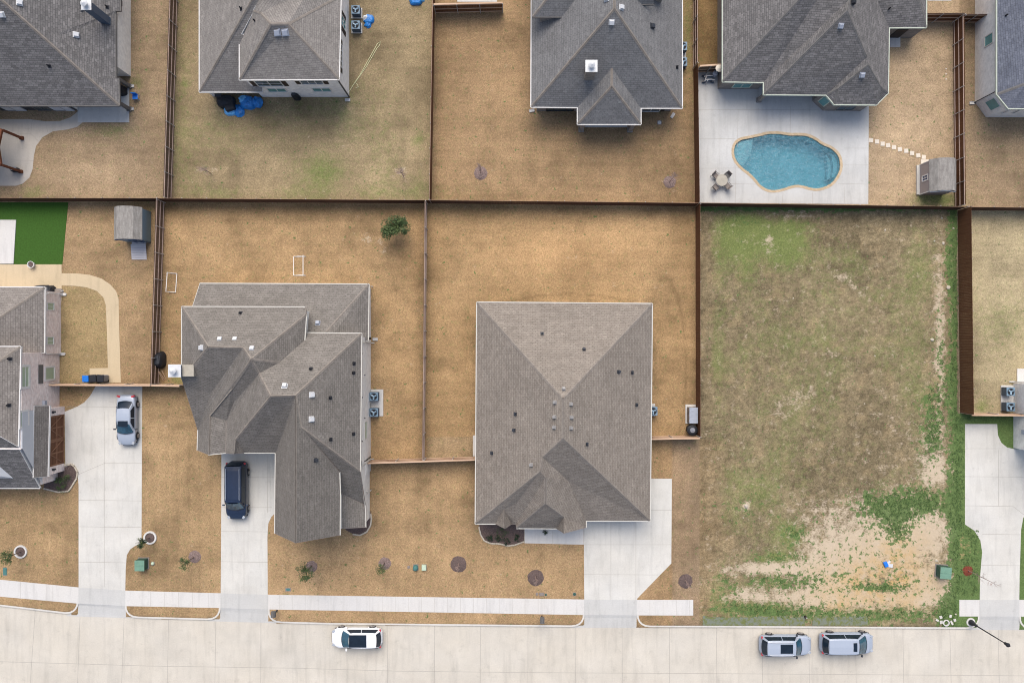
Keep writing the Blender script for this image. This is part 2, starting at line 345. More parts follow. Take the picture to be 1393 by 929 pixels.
lump = sstep(.60, .72, fbm(GX, GY, .9, 99, 4)); col[mv] = col[mv]*(1-.25*lump[mv][..., None])+.25*lump[mv][..., None]*lin((186, 162, 124))*.78
# mowing / sod lines on the newest yard
m_ = (px > 1304) & (py > 285) & (py < 563); col[m_] *= (1-.05*(np.sin(py[m_]*2*math.pi/8.3) > .86))[..., None]
m_ = (px > 590) & (px < 945) & (py < 272); col[m_] *= (1+.035*np.sin(py[m_]*.9+fbm(GX, GY, 3, 77)[m_]*8))[..., None]
# reddish / warm dirt showing through
warm = G(px, py, 770, 345, 80, 26, .6)+G(px, py, 560, 340, 20, 30, .3)+G(px, py, 915, 640, 26, 30, .15)
col = col*(1-.30*np.clip(warm, 0, 1)[..., None])+.30*np.clip(warm, 0, 1)[..., None]*lin((196, 148, 100))*.8
green = np.zeros(GX.shape); bare = np.zeros(GX.shape); ochre = np.zeros(GX.shape); weed = np.zeros(GX.shape)
vac = (px > 953) & (px < 1303) & (py > 281) & (py < 853)
e = fbm(GX, GY, 3.0, 5)
def GS(*L): return sum(G(px, py, *q) for q in L)
green += vac*(.0+.5*(fbm(GX, GY, 5, 71)-.5)+.5*(fbm(GX, GY, 1.4, 73)-.5) + GS((1068, 328, 24, 26, .85), (1010, 303, 14, 8, .85), (1006, 325, 24, 18, .6), (1000, 350, 26, 40, .3), (1040, 310, 60, 14, .25), (1125, 400, 14, 120, .14), (1245, 480, 14, 120, .2), (975, 480, 9, 45, .42), (1010, 478, 10, 14, .25), (1158, 352, 14, 20, .28), (1252, 350, 16, 24, .28), (1230, 450, 26, 60, .12), (1130, 470, 60, 50, .14), (1060, 560, 34, 70, .16), (1055, 620, 20, 30, .2),
     (1018, 670, 26, 22, .38), (1077, 726, 16, 14, .8), (1050, 759, 30, 7, .55), (1045, 792, 40, 8, .4), (975, 802, 12, 14, .4), (1035, 828, 50, 9, .75), (1180, 836, 70, 9, .6), (1100, 340, 90, 40, .12))
     -GS((958, 400, 7, 200, .5), (962, 700, 10, 60, .5), (1160, 320, 60, 26, .22), (1130, 700, 40, 34, .25), (1120, 296, 150, 6, .2)))
wedge = sstep(-9, 9, px-np.interp(py, [281, 360, 430, 560, 640, 720, 860], [1290, 1288, 1292, 1289, 1287, 1290, 1284])-7*(fbm(GX, GY, 3, 15)-.5)*2)
weed += vac*(.72*wedge + GS((1279, 500, 9, 70, .38), (1262, 545, 9, 14, .35), (1255, 690, 40, 6, .2), (1265, 595, 12, 26, .55), (1205, 690, 26, 18, .60), (1222, 722, 14, 16, .5), (1262, 682, 26, 16, .60), (1178, 676, 3, 4, .8), (1100, 283, 180, 3.2, .95), (1196, 799, 24, 3.5, .6), (1238, 797, 30, 30, .2), (1060, 790, 50, 10, .34), (1050, 758, 36, 6, .34), (1077, 726, 14, 12, .36), (1035, 830, 50, 9, .48), (1180, 838, 80, 8, .46), (1110, 800, 60, 30, .14), (1005, 690, 26, 20, .2), (1160, 770, 50, 30, .16), (1288, 828, 12, 16, .5), (1135, 700, 60, 30, .16), (985, 800, 14, 20, .3), (1012, 306, 12, 6, .3)))
bare += vac*(GS((1279, 480, 5, 70, .55), (1276, 380, 5, 60, .25), (1272, 642, 14, 14, .75), (1268, 600, 14, 20, .35), (1250, 720, 34, 22, .72), (1135, 775, 34, 40, .62), (1050, 774, 46, 6, .85), (1020, 808, 22, 8, .6), (1100, 812, 40, 10, .5), (1190, 750, 60, 30, .62), (1260, 800, 26, 22, .7), (1200, 815, 60, 10, .5), (1085, 290, 20, 5, .35), (1015, 688, 3.5, 3.5, 1.2), (1150, 690, 60, 16, .22), (1047, 333, 4, 12, .5), (1215, 620, 40, 60, .1))
     + G(px, py, 1080, 545, 34, 9, .3, -35)+G(px, py, 1155, 385, 22, 4, .4, 42)+G(px, py, 1130, 480, 40, 6, .15, 30))
bare += (px < 948)*(G(px, py, 500, 325, 14, 4, .38)+G(px, py, 516, 337, 7, 6, .3)+G(px, py, 740, 352, 60, 12, .05))+(py < 275)*(G(px, py, 655, 238, 12, 8, .12)+G(px, py, 547, 238, 12, 10, .26)+G(px, py, 285, 233, 12, 5, .42)+G(px, py, 910, 247, 10, 7, .15))
ochre += vac*(G(px, py, 1190, 795, 55, 26, .95)+G(px, py, 1225, 750, 26, 30, .6)+G(px, py, 1135, 826, 12, 8, .8)+G(px, py, 1240, 830, 24, 8, .3))
green += (px > 236)*(px < 588)*(py < 273)*(-.04+.7*(fbm(GX, GY, 4, 171)-.5))+(py < 272)*(G(px, py, 440, 235, 22, 14, .55)+G(px, py, 500, 262, 90, 8, .25)+G(px, py, 568, 190, 6, 6, .5)+G(px, py, 300, 262, 60, 6, .25)+G(px, py, 420, 180, 110, 50, .16)*(px > 236)+G(px, py, 570, 250, 10, 14, .3)+G(px, py, 155, 178, 22, 7, .35)+G(px, py, 187, 112, 6, 7, .4)+G(px, py, 44, 262, 12, 5, .5)+G(px, py, 252, 115, 5, 4, .4)+G(px, py, 250, 30, 8, 90, .22)+G(px, py, 936, 40, 6, 50, .4)+G(px, py, 1115, 40, 5, 50, .0))
green += G(px, py, 242, 516, 8, 6, .5)+G(px, py, 1275, 271, 24, 7, .9)*(py < 283)*(py > 262)+G(px, py, 1336, 553, 7, 8, .6)+G(px, py, 1365, 440, 30, 26, .28)*(px > 1322)
gr2 = ((px > 1300) & (py > 562))*1.0; weed += gr2*(.95-G(px, py, 1312, 745, 8, 14, .5)); green += gr2*.5
weed = weed*(1-((px > 1303) & (py > 284) & (py < 562)))
bare = bare-np.where(vac > 0, .05, .17)
bands = {'vac': vac*1.0, 'green': green, 'bare': bare, 'ochre': ochre, 'weed': weed}
ny, nx = GX.shape
me = bpy.data.meshes.new('ground')
vv = np.stack([GX, GY, GZ], -1).reshape(-1, 3)
idx = np.arange(ny*nx).reshape(ny, nx)
cxp = (px[:-1, :-1]+px[1:, 1:])/2; cyp = (py[:-1, :-1]+py[1:, 1:])/2
hole = pip([(((x-1070)*1.012+1070), ((y-221)*1.02+221)) for x, y in POOL], cxp, cyp)
quads = np.stack([idx[:-1, :-1], idx[:-1, 1:], idx[1:, 1:], idx[1:, :-1]], -1)[~hole]
me.vertices.add(len(vv)); me.vertices.foreach_set('co', vv.ravel())
me.loops.add(quads.size); me.loops.foreach_set('vertex_index', quads.ravel().astype(np.int32))
me.polygons.add(len(quads)); me.polygons.foreach_set('loop_start', np.arange(0, quads.size, 4, dtype=np.int32))
me.update(calc_edges=True)
at = me.color_attributes.new('soil', 'FLOAT_COLOR', 'POINT')
at.data.foreach_set('color', np.concatenate([col, np.ones(GX.shape+(1,))], -1).reshape(-1).astype(np.float32))
for k, a in bands.items():
    q = me.attributes.new(k, 'FLOAT', 'POINT'); q.data.foreach_set('value', a.reshape(-1).astype(np.float32))
def lawn_mat():
    m, nt, b = newmat('lawn', .95, .1); p = pos(nt)
    def A(n): q = N(nt, 'ShaderNodeAttribute'); q.attribute_name = n; return q
    base = A('soil').outputs['Color']
    fine = noise(nt, p, 4.2, 6, .85); blade = noise(nt, pos(nt, 3, 9, 1), 2.2, 3, .7); bl2 = noise(nt, pos(nt, 9, 3, 1), 2.0, 3, .7)
    v = math_(nt, 'MULTIPLY', mrange(nt, fine, .3, .7, .66, 1.34, False), mrange(nt, math_(nt, 'ADD', blade, bl2), .7, 1.3, .78, 1.22, False))
    patch = noise(nt, p, .9, 5, .6)
    v = math_(nt, 'MULTIPLY', v, mrange(nt, noise(nt, p, 9.5, 2, .8), .32, .68, .76, 1.24, False))
    v = math_(nt, 'MULTIPLY', v, mrange(nt, patch, .3, .7, .91, 1.08))
    c = scalec(nt, base, v)
    vg = math_(nt, 'ADD', math_(nt, 'MULTIPLY', mrange(nt, noise(nt, pos(nt, 1, 1.3, 1), 3.4, 6, .9), .36, .64, -.38, .38, False), A('vac').outputs['Fac']), 1.0)
    c = scalec(nt, c, vg)
    spk = noise(nt, p, 3.2, 4, .8)
    c = mix(nt, mrange(nt, spk, .60, .72, 0, .35), c, scalec(nt, base, mrange(nt, fine, 0, 1, .45, .8)))   # thatch gaps
    gn = noise(nt, p, 2.0, 6, .72)
    gm = math_(nt, 'ADD', A('green').outputs['Fac'], mrange(nt, gn, .2, .8, -.5, .5, False))
    gcol = mix(nt, noise(nt, p, 1.3, 3), (.12, .165, .045), (.165, .21, .065))
    c = mix(nt, mrange(nt, gm, .05, .75, 0, .8), c, scalec(nt, gcol, v))
    bn = noise(nt, p, 1.2, 7, .7)
    bm = math_(nt, 'ADD', A('bare').outputs['Fac'], mrange(nt, math_(nt, 'ADD', math_(nt, 'MULTIPLY', bn, .6), math_(nt, 'MULTIPLY', noise(nt, pos(nt, 1, 2.2, 1), 4.5, 5, .7), .4)), .25, .75, -1.0, .85, False))
    bcol = mix(nt, noise(nt, p, .7, 4), (.54, .45, .335), (.44, .355, .255))
    bcol = mix(nt, math_(nt, 'MULTIPLY', A('ochre').outputs['Fac'], mrange(nt, noise(nt, p, .9, 5, .7), .35, .6, .2, 1)), bcol, (.48, .32, .145))
    c = mix(nt, mrange(nt, bm, .08, .5, 0, .95), c, scalec(nt, bcol, mrange(nt, fine, .2, .8, .86, 1.14)))
    wn = noise(nt, p, 1.9, 5, .68)
    vo = N(nt, 'ShaderNodeTexVoronoi'); vo.inputs['Scale'].default_value = 1.9; vo.inputs['Randomness'].default_value = 1; wv_ = N(nt, 'ShaderNodeVectorMath', operation='ADD'); nd = N(nt, 'ShaderNodeTexNoise'); nd.inputs['Scale'].default_value = 3.5; nt.links.new(p, nd.inputs['Vector']); sc_ = N(nt, 'ShaderNodeVectorMath', operation='SCALE'); sc_.inputs['Scale'].default_value = .35; nt.links.new(nd.outputs['Color'], sc_.inputs[0]); nt.links.new(p, wv_.inputs[0]); nt.links.new(sc_.outputs[0], wv_.inputs[1]); nt.links.new(wv_.outputs[0], vo.inputs['Vector'])
    clump = mrange(nt, vo.outputs['Distance'], 0, .8, .75, -.45)
    wm = math_(nt, 'ADD', A('weed').outputs['Fac'], mrange(nt, math_(nt, 'ADD', math_(nt, 'MULTIPLY', wn, .5), math_(nt, 'MULTIPLY', noise(nt, p, 5, 4, .6), .5)), .25, .75, -.75, .75, False))
    wm = math_(nt, 'ADD', wm, math_(nt, 'MULTIPLY', clump, .45))
    wcol = mix(nt, noise(nt, p, 1.1, 3), (.07, .13, .04), (.12, .175, .06))
    c = mix(nt, mrange(nt, wm, .34, .50, 0, .93), c, scalec(nt, wcol, v))
    nt.links.new(c, b.inputs['Base Color']); bump(nt, b, math_(nt, 'ADD', fine, blade), .35, .04); return m
me.materials.append(lawn_mat())
go = bpy.data.objects.new('ground', me); sc.collection.objects.link(go); go['kind'] = 'structure'
m, nt_, b_ = newmat('artificial_turf', .9, .1)
nt_.links.new(scalec(nt_, (.042, .098, .018), mrange(nt_, noise(nt_, pos(nt_), 7, 4, .7), .25, .75, .75, 1.25)), b_.inputs['Base Color']); M['turf'] = m

# ------------------------------------------------------------------ hard surfaces
def sheet(name, pts, z, mat, thick=.05):
    mb = MB(); q = [P(x, y) for x, y in pts]; mb.extr([(v.x, v.y) for v in q], z-thick, z); return struct(name, mb, mat)
def joints(name, segs, z=.02, wd=.05):
    mb = MB()
    for a, b in segs:
        p, q = P(*a), P(*b); d = (q-p); n = Vector((-d.y, d.x, 0)).normalized()*wd/2; u = Vector((0, 0, z))
        mb.poly([p-n+u, q-n+u, q+n+u, p+n+u])
    return struct(name, mb, M['joint'])
# street, 12 cm below the kerb
rp = MB(); top = [(x, kerbY(x)-1) for x in np.linspace(-600, 2000, 60)]
q = [P(x, y) for x, y in top]+[P(2000, 975), P(-600, 965)]
rp.extr([(v.x, v.y) for v in q], -.17, -.12); struct('road', rp, M['road'])
far = MB(); q = [P(-600, 965.5), P(2000, 975.5), P(2000, 1200), P(-600, 1200)]; far.extr([(v.x, v.y) for v in q], -.2, 0); struct('far_verge', far, M['walk'])
vj = [(-24, -30), (47, 37), (108, 103), (168, 163), (228.6, 226), (293, 291), (354.4, 354), (415.7, 416), (471.4, 472), (526.5, 527), (591, 591), (653.6, 653), (718.3, 718), (783.4, 783), (846.5, 847), (911, 911), (975, 976), (1037.4, 1038), (1101, 1102), (1164.5, 1166), (1229, 1231), (1293, 1296), (1359, 1361)]
hj = [(-40, 899), (30, 901), (100, 903), (200, 906), (300, 907.5), (400, 909), (540, 913), (720, 915), (990, 916.5), (1350, 919), (1440, 920)]
joints('road_joints', [((a, kerbY(a)+1), (b, 975)) for a, b in vj]+list(zip(hj[:-1], hj[1:])), -.116, .035)
kb = MB()
for xa, xb in STRIPS:
    L, mid, Rr = strip_path(xa, xb); pth = [P(*p) for p in L+mid+Rr]; n = len(pth); ins = []
    for i, p in enumerate(pth):
        d = pth[min(i+1, n-1)]-pth[max(i-1, 0)]; nn = Vector((-d.y, d.x, 0)).normalized(); ins.append(p+nn*.16)
    for i in range(n-1):
        a, b, c, d = pth[i], pth[i+1], ins[i+1], ins[i]; zt = Vector((0, 0, .014)); zb = Vector((0, 0, -.17))
        kb.poly([a+zt, b+zt, c+zt, d+zt]); kb.poly([a+zb, b+zb, b+zt, a+zt])
struct('kerb', kb, M['kerb'])
ap = MB()
for i in range(len(STRIPS)-1):
    Lr = strip_path(*STRIPS[i])[2][::-1]; Rl = strip_path(*STRIPS[i+1])[0]
    Lr = Lr+[(STRIPS[i][1]-18, kerbY(STRIPS[i][1])+1.5)]; Rl = Rl+[(STRIPS[i+1][0]+18, kerbY(STRIPS[i+1][0])+1.5)]
    for k in range(len(Lr)-1):
        zs = [.012-.125*t for t in (0, .55, .75, .9, .97, 1)]
        ap.poly([P(*Lr[k+1])+Vector((0, 0, zs[k+1])), P(*Rl[k+1])+Vector((0, 0, zs[k+1])), P(*Rl[k])+Vector((0, 0, zs[k])), P(*Lr[k])+Vector((0, 0, zs[k]))])
struct('driveway_aprons', ap, concrete('apron_concrete', (.48, .475, .455), .08))
def walk(x0, x1):
    n = max(2, int(abs(x1-x0)/40)); t = np.linspace(x0, x1, n)
    return [(x, walkY(x, 0)) for x in t]+[(x, walkY(x, 1)) for x in t[::-1]]
for i, (x0, x1) in enumerate([(-140, 106.8), (170.5, 300), (364.5, 794.5), (866.5, 943), (1305, 1332.7), (1386.5, 1560)]): sheet('sidewalk', walk(x0, x1), .014, M['walk'])
for x0, x1 in ((106.8, 170.5), (300, 364.5), (794.5, 866.5), (1332.7, 1386.5)): sheet('sidewalk_crossing', walk(x0, x1), .013, concrete('crossing_concrete', (.49, .485, .465), .07))
jj = [(x, walkY(x, 0)+.5, walkY(x, 1)-.5) for x in list(range(-60, 100, 44))+[63, 205, 224, 243, 262, 284]+list(np.arange(380, 790, 17.6))+list(np.arange(884, 940, 18))+[1332]]
joints('sidewalk_joints', [((x, a), (x, b)) for k, (x, a, b) in enumerate(jj)], .0185, .018)
sheet('driveway', [(131, 524), (193.5, 526), (192.5, 740), (184, 742), (177, 747), (172.5, 755), (171, 775), (170.5, walkY(170, 0)), (107, walkY(107, 0)), (107, 660), (106, 645), (89, 636), (88, 560), (105, 553), (115, 547), (123, 538), (128, 529)], .012, M['drive'])
sheet('driveway', [(301.3, 600), (375.2, 600), (375, 697), (369, 703), (365, 712), (363.8, 730), (364.3, walkY(364, 0)), (300.3, walkY(300, 0)), (301, 700)], .012, M['drive'])
sheet('driveway', [(795, 690), (870, 690), (870, 650.5), (914, 651), (913.2, 766), (867, 813.5), (866.3, 815.5), (794.8, 815), (794.3, 741)], .012, M['drive'])
sheet('driveway', [(1312.7, 576.7), (1356.4, 576.7), (1357.5, 592), (1362, 602), (1370, 608.5), (1380, 610.5), (1460, 612), (1460, 690), (1400, 695), (1392, 704), (1389, 720), (1387, 782), (1386.5, 815.5), (1332.7, 815.5), (1333.4, 782), (1336, 751), (1333.6, 735), (1325.5, 721.5), (1312.7, 713)], .012, M['drive'])
sheet('front_walk', [(713.5, 715), (794, 712), (794, 740.5), (713.5, 738.5)], .010, M['walk'])
joints('driveway_joints', [((107, 716), (192, 717)), ((90, 553), (193, 553.5)), ((142, 560), (142, 798)), ((107, 645), (142, 630)), ((142, 630), (193, 630)), ((107, 680), (192.5, 681)), ((107, 764), (171, 765)),
    ((301, 649), (375, 649.3)), ((364.5, 620), (364, 697)), ((301, 722.5), (364, 723)), ((301, 763.5), (364, 764.5)), ((332, 723), (332, 806)), ((301, 690), (370, 690)),
    ((795, 740.5), (913, 740.5)), ((795, 781), (895, 781.5)), ((831, 710), (831, 815)), ((865, 710), (865, 815)), ((884, 693.5), (914, 693.5)), ((752, 722), (752, 740)),
    ((1312.7, 610), (1360, 610)), ((1312.7, 648), (1392, 648.5)), ((1312.7, 687.5), (1378, 688.5)), ((1378, 688.5), (1393, 700)), ((1358, 612), (1358, 688)), ((1336, 726), (1388, 727)), ((1334, 768.5), (1387, 769))], .017, .03)
# left neighbour's garden: turf, pale slab, tan patio and curved path
sheet('turf_lawn', [(-90, 275.5), (93, 275.5), (85, 359.5), (-90, 359.5)], .02, M['turf'])
sheet('patio_slab', [(-90, 299), (22.5, 299.5), (19, 359), (-90, 359)], .10, M['walk'], .1)
sheet('tan_patio', [(-90, 359.8), (83.8, 359.8), (84, 371.5), (84, 410), (-90, 410)], .024, M['tan'])
arc_o = [(84, 371.8), (104, 372), (122, 374), (138, 379), (150, 387), (158, 396), (161.5, 407), (162, 440), (163.5, 490), (164.5, 520.5)]
arc_i = [(147.5, 520.5), (122, 520.5), (122, 501), (147, 500.5), (145.5, 450), (144, 415), (141, 405), (132, 396), (118, 391), (102, 389), (84, 388.5)]
sheet('tan_path', arc_o+arc_i, .020, M['tan'])
sheet('patio', [(-60, 162.5), (40, 162.5), (62, 165.5), (82, 165), (96, 160), (106, 152), (112.5, 166.8), (105, 173), (92, 176.5), (72, 179), (58, 187), (49, 199), (46, 213), (44.5, 230), (40, 242), (31, 250), (22, 253), (-60, 253)], .012, M['patio'])
sheet('porch_slab', [(106, 120), (176, 120), (176, 166.8), (106, 166.8)], .05, M['deck'], .1)
joints('patio_joints', [((-10, 181.5), (42, 182)), ((15, 218), (46, 219)), ((44, 163), (42, 182)), ((42, 182), (53, 193)), ((62, 166), (65, 180))], .016, .03)
sheet('concrete_pad', [(620, -30), (678, -30), (676, 3), (622, 3)], .02, M['walk'])
sheet('side_slab', [(1262, -20), (1296, -20), (1294, 1.5), (1262, 1.5)], .02, M['walk'])
sheet('step_slab', [(1206, 50), (1223.8, 50), (1223.8, 64.8), (1206, 64.8)], .14, M['walk'], .14)
# pool deck with a real hole, coping, basin, water
def loop_w(pts, s=0.0):
    q = [P(x, y) for x, y in pts]; n = len(q)
    a = sum(q[i].x*q[(i+1) % n].y-q[(i+1) % n].x*q[i].y for i in range(n))
    if a < 0: q = q[::-1]
    o = []
    for i in range(n):
        d = q[(i+1) % n]-q[i-1]; nn = Vector((d.y, -d.x, 0)).normalized(); o.append(q[i]+nn*s)
    return o
inner = loop_w(POOL, 0); outer = loop_w(POOL, .25)
bm = bmesh.new()
deckp = [P(*p) for p in [(949.5, 99), (976, 97), (976, 90), (1182, 90), (1181, 278), (951, 276)]]
vo = [bm.verts.new((p.x, p.y, .03)) for p in deckp]; vi = [bm.verts.new((p.x, p.y, .03)) for p in outer]
es = [bm.edges.new((vo[i], vo[(i+1) % len(vo)])) for i in range(len(vo))]+[bm.edges.new((vi[i], vi[(i+1) % len(vi)])) for i in range(len(vi))]
bmesh.ops.triangle_fill(bm, use_beauty=True, use_dissolve=False, edges=es)
bmesh.ops.recalc_face_normals(bm, faces=bm.faces)
for f in bm.faces:
    if f.normal.z < 0: f.normal_flip()
me = bpy.data.meshes.new('pool_deck'); bm.to_mesh(me); bm.free(); me.materials.append(M['deck'])
o = bpy.data.objects.new('pool_deck', me); sc.collection.objects.link(o); o['kind'] = 'structure'
joints('deck_joints', [((978, 138), (978, 275)), ((1004, 150), (1003, 200)), ((1075, 145), (1075, 183)), ((1118, 150), (1118, 190)), ((951, 189.5), (1000, 189)), ((951, 150), (1181, 149)), ((950, 229.5), (1008, 229)), ((1001, 225), (1000, 276)), ((1145, 225), (1181, 225)), ((1148, 202), (1181, 202)), ((1065, 262), (1064, 277)), ((1105, 262), (1105, 277)), ((1140, 250), (1181, 251)), ((1148, 253), (1149, 277)), ((978, 250), (1030, 251)), ((1031, 112), (1031, 138))], .034, .025)
pl = thing('swimming_pool', 'curved blue swimming pool with a tan coping set in the pale concrete deck', 'swimming pool', (inner[0].x, inner[0].y, 0))
cp = MB(); n = len(inner)
for i in range(n):
    j = (i+1) % n; u = Vector((0, 0, .045)); dn = Vector((0, 0, -.1))
    cp.poly([inner[i]+u, outer[i]+u, outer[j]+u, inner[j]+u][::1]); cp.poly([inner[j]+dn, inner[j]+u, inner[i]+u, inner[i]+dn]); cp.poly([outer[i]+Vector((0, 0, 0)), outer[j]+Vector((0, 0, 0)), outer[j]+u, outer[i]+u])
cp.build('coping', M['coping'], pl)
ba = MB()
for i in range(n):
    j = (i+1) % n; ba.poly([inner[j]+Vector((0, 0, -1.5)), inner[j]+Vector((0, 0, -.09)), inner[i]+Vector((0, 0, -.09)), inner[i]+Vector((0, 0, -1.5))])
ba.poly([p+Vector((0, 0, -1.5)) for p in inner])
pm = flat('pool_plaster', (.42, .62, .68), .7, .2, .2, 1.2); ba.build('basin', pm, pl)
shelf = MB(); shelf.extr([(p.x, p.y) for p in [P(*q) for q in [(999, 207), (1002, 197), (1009, 192), (1018, 190), (1024.5, 189), (1024, 200), (1020, 212), (1012, 225), (1008, 225), (1001, 215)]]], -1.49, -.16); shelf.build('tanning_shelf', flat('shelf_plaster', (.62, .68, .70), .7, .2, .08, 3), pl)
st = MB(); st.extr([(p.x, p.y) for p in [P(*q) for q in [(1133, 207), (1137, 210), (1141.5, 218), (1142, 229), (1138, 239), (1134, 241), (1136, 228), (1135, 217)]]], -1.49, -.45)
st.extr([(p.x, p.y) for p in [P(*q) for q in [(1129, 207), (1134.9, 217.3), (1135.9, 228), (1133.9, 240), (1130, 243), (1131, 228), (1130, 217)]]], -1.49, -.85); st.build('steps', flat('step_plaster', (.5, .62, .66), .7, .2, .08, 3), pl)
mw, nt_, b_ = newmat('pool_water', .04, .5); nt_.nodes.remove(b_); out = nt_.nodes['Material Output']
tr = N(nt_, 'ShaderNodeBsdfTransparent'); tr.inputs[0].default_value = (.50, .75, .80, 1); gl = N(nt_, 'ShaderNodeBsdfGlossy'); gl.inputs['Roughness'].default_value = .05
df = N(nt_, 'ShaderNodeBsdfDiffuse'); df.inputs[0].default_value = (.14, .29, .36, 1)
bp = N(nt_, 'ShaderNodeBump'); bp.inputs['Strength'].default_value = .5; bp.inputs['Distance'].default_value = .08; nt_.links.new(noise(nt_, pos(nt_, 1, 2, 1), 1.6, 4), bp.inputs['Height'])
fr = N(nt_, 'ShaderNodeFresnel'); fr.inputs[0].default_value = 1.33; nt_.links.new(bp.outputs[0], fr.inputs['Normal']); nt_.links.new(bp.outputs[0], gl.inputs['Normal'])
m0 = N(nt_, 'ShaderNodeMixShader'); nt_.links.new(mrange(nt_, noise(nt_, pos(nt_, 1, 1.6, 1), 2.6, 5, .75), .35, .65, .1, .6), m0.inputs[0]); nt_.links.new(tr.outputs[0], m0.inputs[1]); nt_.links.new(df.outputs[0], m0.inputs[2])
m1 = N(nt_, 'ShaderNodeMixShader'); nt_.links.new(fr.outputs[0], m1.inputs[0]); nt_.links.new(m0.outputs[0], m1.inputs[1]); nt_.links.new(gl.outputs[0], m1.inputs[2]); nt_.links.new(m1.outputs[0], out.inputs[0])
wt = MB(); wt.poly([p+Vector((0, 0, -.08)) for p in inner]); wt.build('water', mw, pl)

# ------------------------------------------------------------------ roofs and houses
def plane_z(d, e, ze, p, x, y):
    a = (x-CX)/F; b = -(y-CY)/F; E = P(e[0], e[1], ze)
    if d == 'W': return (ze+p*(a*H-E.x))/(1+p*a)
    if d == 'E': return (ze-p*(a*H-E.x))/(1-p*a)
    if d == 'S': return (ze+p*(b*H-E.y))/(1+p*b)
    if d == 'N': return (ze-p*(b*H-E.y))/(1-p*b)
def roof(parent, mat, ze, facets, p=.72, fas='white', cap='cap', gutter=.085, name='roof', rk=None):
    zz = {}
    for spec, pts in facets:
        for q in pts:
            k = (round(q[0], 1), round(q[1], 1)); l = zz.setdefault(k, [])
            if len(q) > 2: l.append((1e6, q[2]))
            elif spec:
                z0 = spec[2] if len(spec) > 2 else ze; z = plane_z(spec[0], spec[1], z0, spec[3] if len(spec) > 3 else p, q[0], q[1])
                l.append((1, min(max(z, z0-.01), z0+11)))
    Z = {k: (sum(a*b for a, b in l)/sum(a for a, b in l) if l else ze) for k, l in zz.items()}
    fix = {k: (8.0 if abs(Z[k]-ze) < .02 else .5) for k in Z}; Z0 = dict(Z); F_ = [[(round(q[0], 1), round(q[1], 1)) for q in pts] for _, pts in facets]
    for it in range(80):
        acc = {k: [Z0[k]*fix[k]*.7, fix[k]*.7] for k in Z}
        for ks in F_:
            if len(ks) < 4: continue
            V = np.array([P(k[0], k[1], Z[k]) for k in ks]); wt_ = np.array([fix[k]+.5 for k in ks]); A_ = np.c_[V[:, 0], V[:, 1], np.ones(len(V))]
            c_, *_r = np.linalg.lstsq(A_*wt_[:, None], V[:, 2]*wt_, rcond=None)
            for k in ks:
                a, b = (k[0]-CX)/F, -(k[1]-CY)/F; den = 1+c_[0]*a+c_[1]*b
                zn = (c_[2]+c_[0]*a*H+c_[1]*b*H)/den if abs(den) > .2 else Z[k]
                acc[k][0] += zn; acc[k][1] += 1
        Z = {k: acc[k][0]/acc[k][1] for k in Z}
    mb = MB(); polys = []; edges = {}
    for fi, (spec, pts) in enumerate(facets):
        ks = [(round(q[0], 1), round(q[1], 1)) for q in pts]; V = [P(k[0], k[1], Z[k]) for k in ks]
        n = Vector((0, 0, 0))
        for i in range(len(V)):
            a, b = V[i], V[(i+1) % len(V)]; n += a.cross(b)
        if n.z < 0: V = V[::-1]; ks = ks[::-1]; n = -n
        n.normalize(); u = Vector((0, 0, 1)).cross(n)
        if u.length < .05: u = Vector((1, 0, 0))
        u.normalize(); v = n.cross(u)
        mb.poly(V, [(q.dot(u), q.dot(v)) for q in V]); polys.append((V, n))
        for i in range(len(ks)): edges.setdefault(frozenset((ks[i], ks[(i+1) % len(ks)])), []).append((fi, V[i], V[(i+1) % len(V)]))
    ro = mb.build(name, mat, parent); fb0 = MB(); rb0 = MB(); cb = MB(); any_c = False
    for e, l in edges.items():
        fi, a, b = l[0]; d = (b-a)
        if d.length < .05: continue
        if len(l) == 1:
            o = Vector((d.y, -d.x, 0)).normalized(); lev = abs(d.z) < (.12 if not rk else .04)*d.length
            wd = gutter if lev else .035; dn = Vector((0, 0, -.2)); t = Vector((0, 0, .012 if not lev else -.01)); e2 = d.normalized()*wd*.5
            A, B = a-e2*0, b+e2*0
            fb = rb0 if (rk and not lev) else fb0
            fb.poly([A+t, A+o*wd+t-e2, B+o*wd+t+e2, B+t]); fb.poly([A+o*wd+dn-e2, B+o*wd+dn+e2, B+o*wd+t+e2, A+o*wd+t-e2]); fb.poly([A+dn, B+dn, B+o*wd+dn+e2, A+o*wd+dn-e2])
            fb.poly([A+dn, A+t, B+t, B+dn])
        elif len(l) == 2:
            V1, n1 = polys[l[0][0]]; V2, n2 = polys[l[1][0]]; c1 = sum(V1, Vector())/len(V1); c2 = sum(V2, Vector())/len(V2)
            if n1.dot(c2-a) < -.03 and n1.dot(n2) < .985:
                any_c = True; dd = d.normalized()
                for nn, cc in ((n1, c1), (n2, c2)):
                    s = nn.cross(dd); s = s if s.dot(cc-a) > 0 else -s; s.normalize(); up = nn*.022
                    pts_ = [a+up, b+up, b+s*.13+up, a+s*.13+up]
                    if (pts_[1]-pts_[0]).cross(pts_[2]-pts_[1]).dot(nn) < 0: pts_ = pts_[::-1]
                    cb.poly(pts_)
    if fb0.f: fb0.build('gutter', M[fas], ro)
    if rb0.f: rb0.build('rake_board', M[rk], ro)
    if any_c: cb.build('ridge_cap', M[cap], ro)
    def onroof(x, y):
        best = None
        r0 = Vector((0, 0, H)); r1 = (P(x, y, 0)-r0).normalized()
        from mathutils.geometry import intersect_ray_tri
        for V, n in polys:
            for i in range(1, len(V)-1):
                h = intersect_ray_tri(V[0], V[i], V[i+1], r1, r0, True)
                if h is not None: return h, n
        return P(x, y, ze+1), Vector((0, 0, 1))
    return ro, onroof
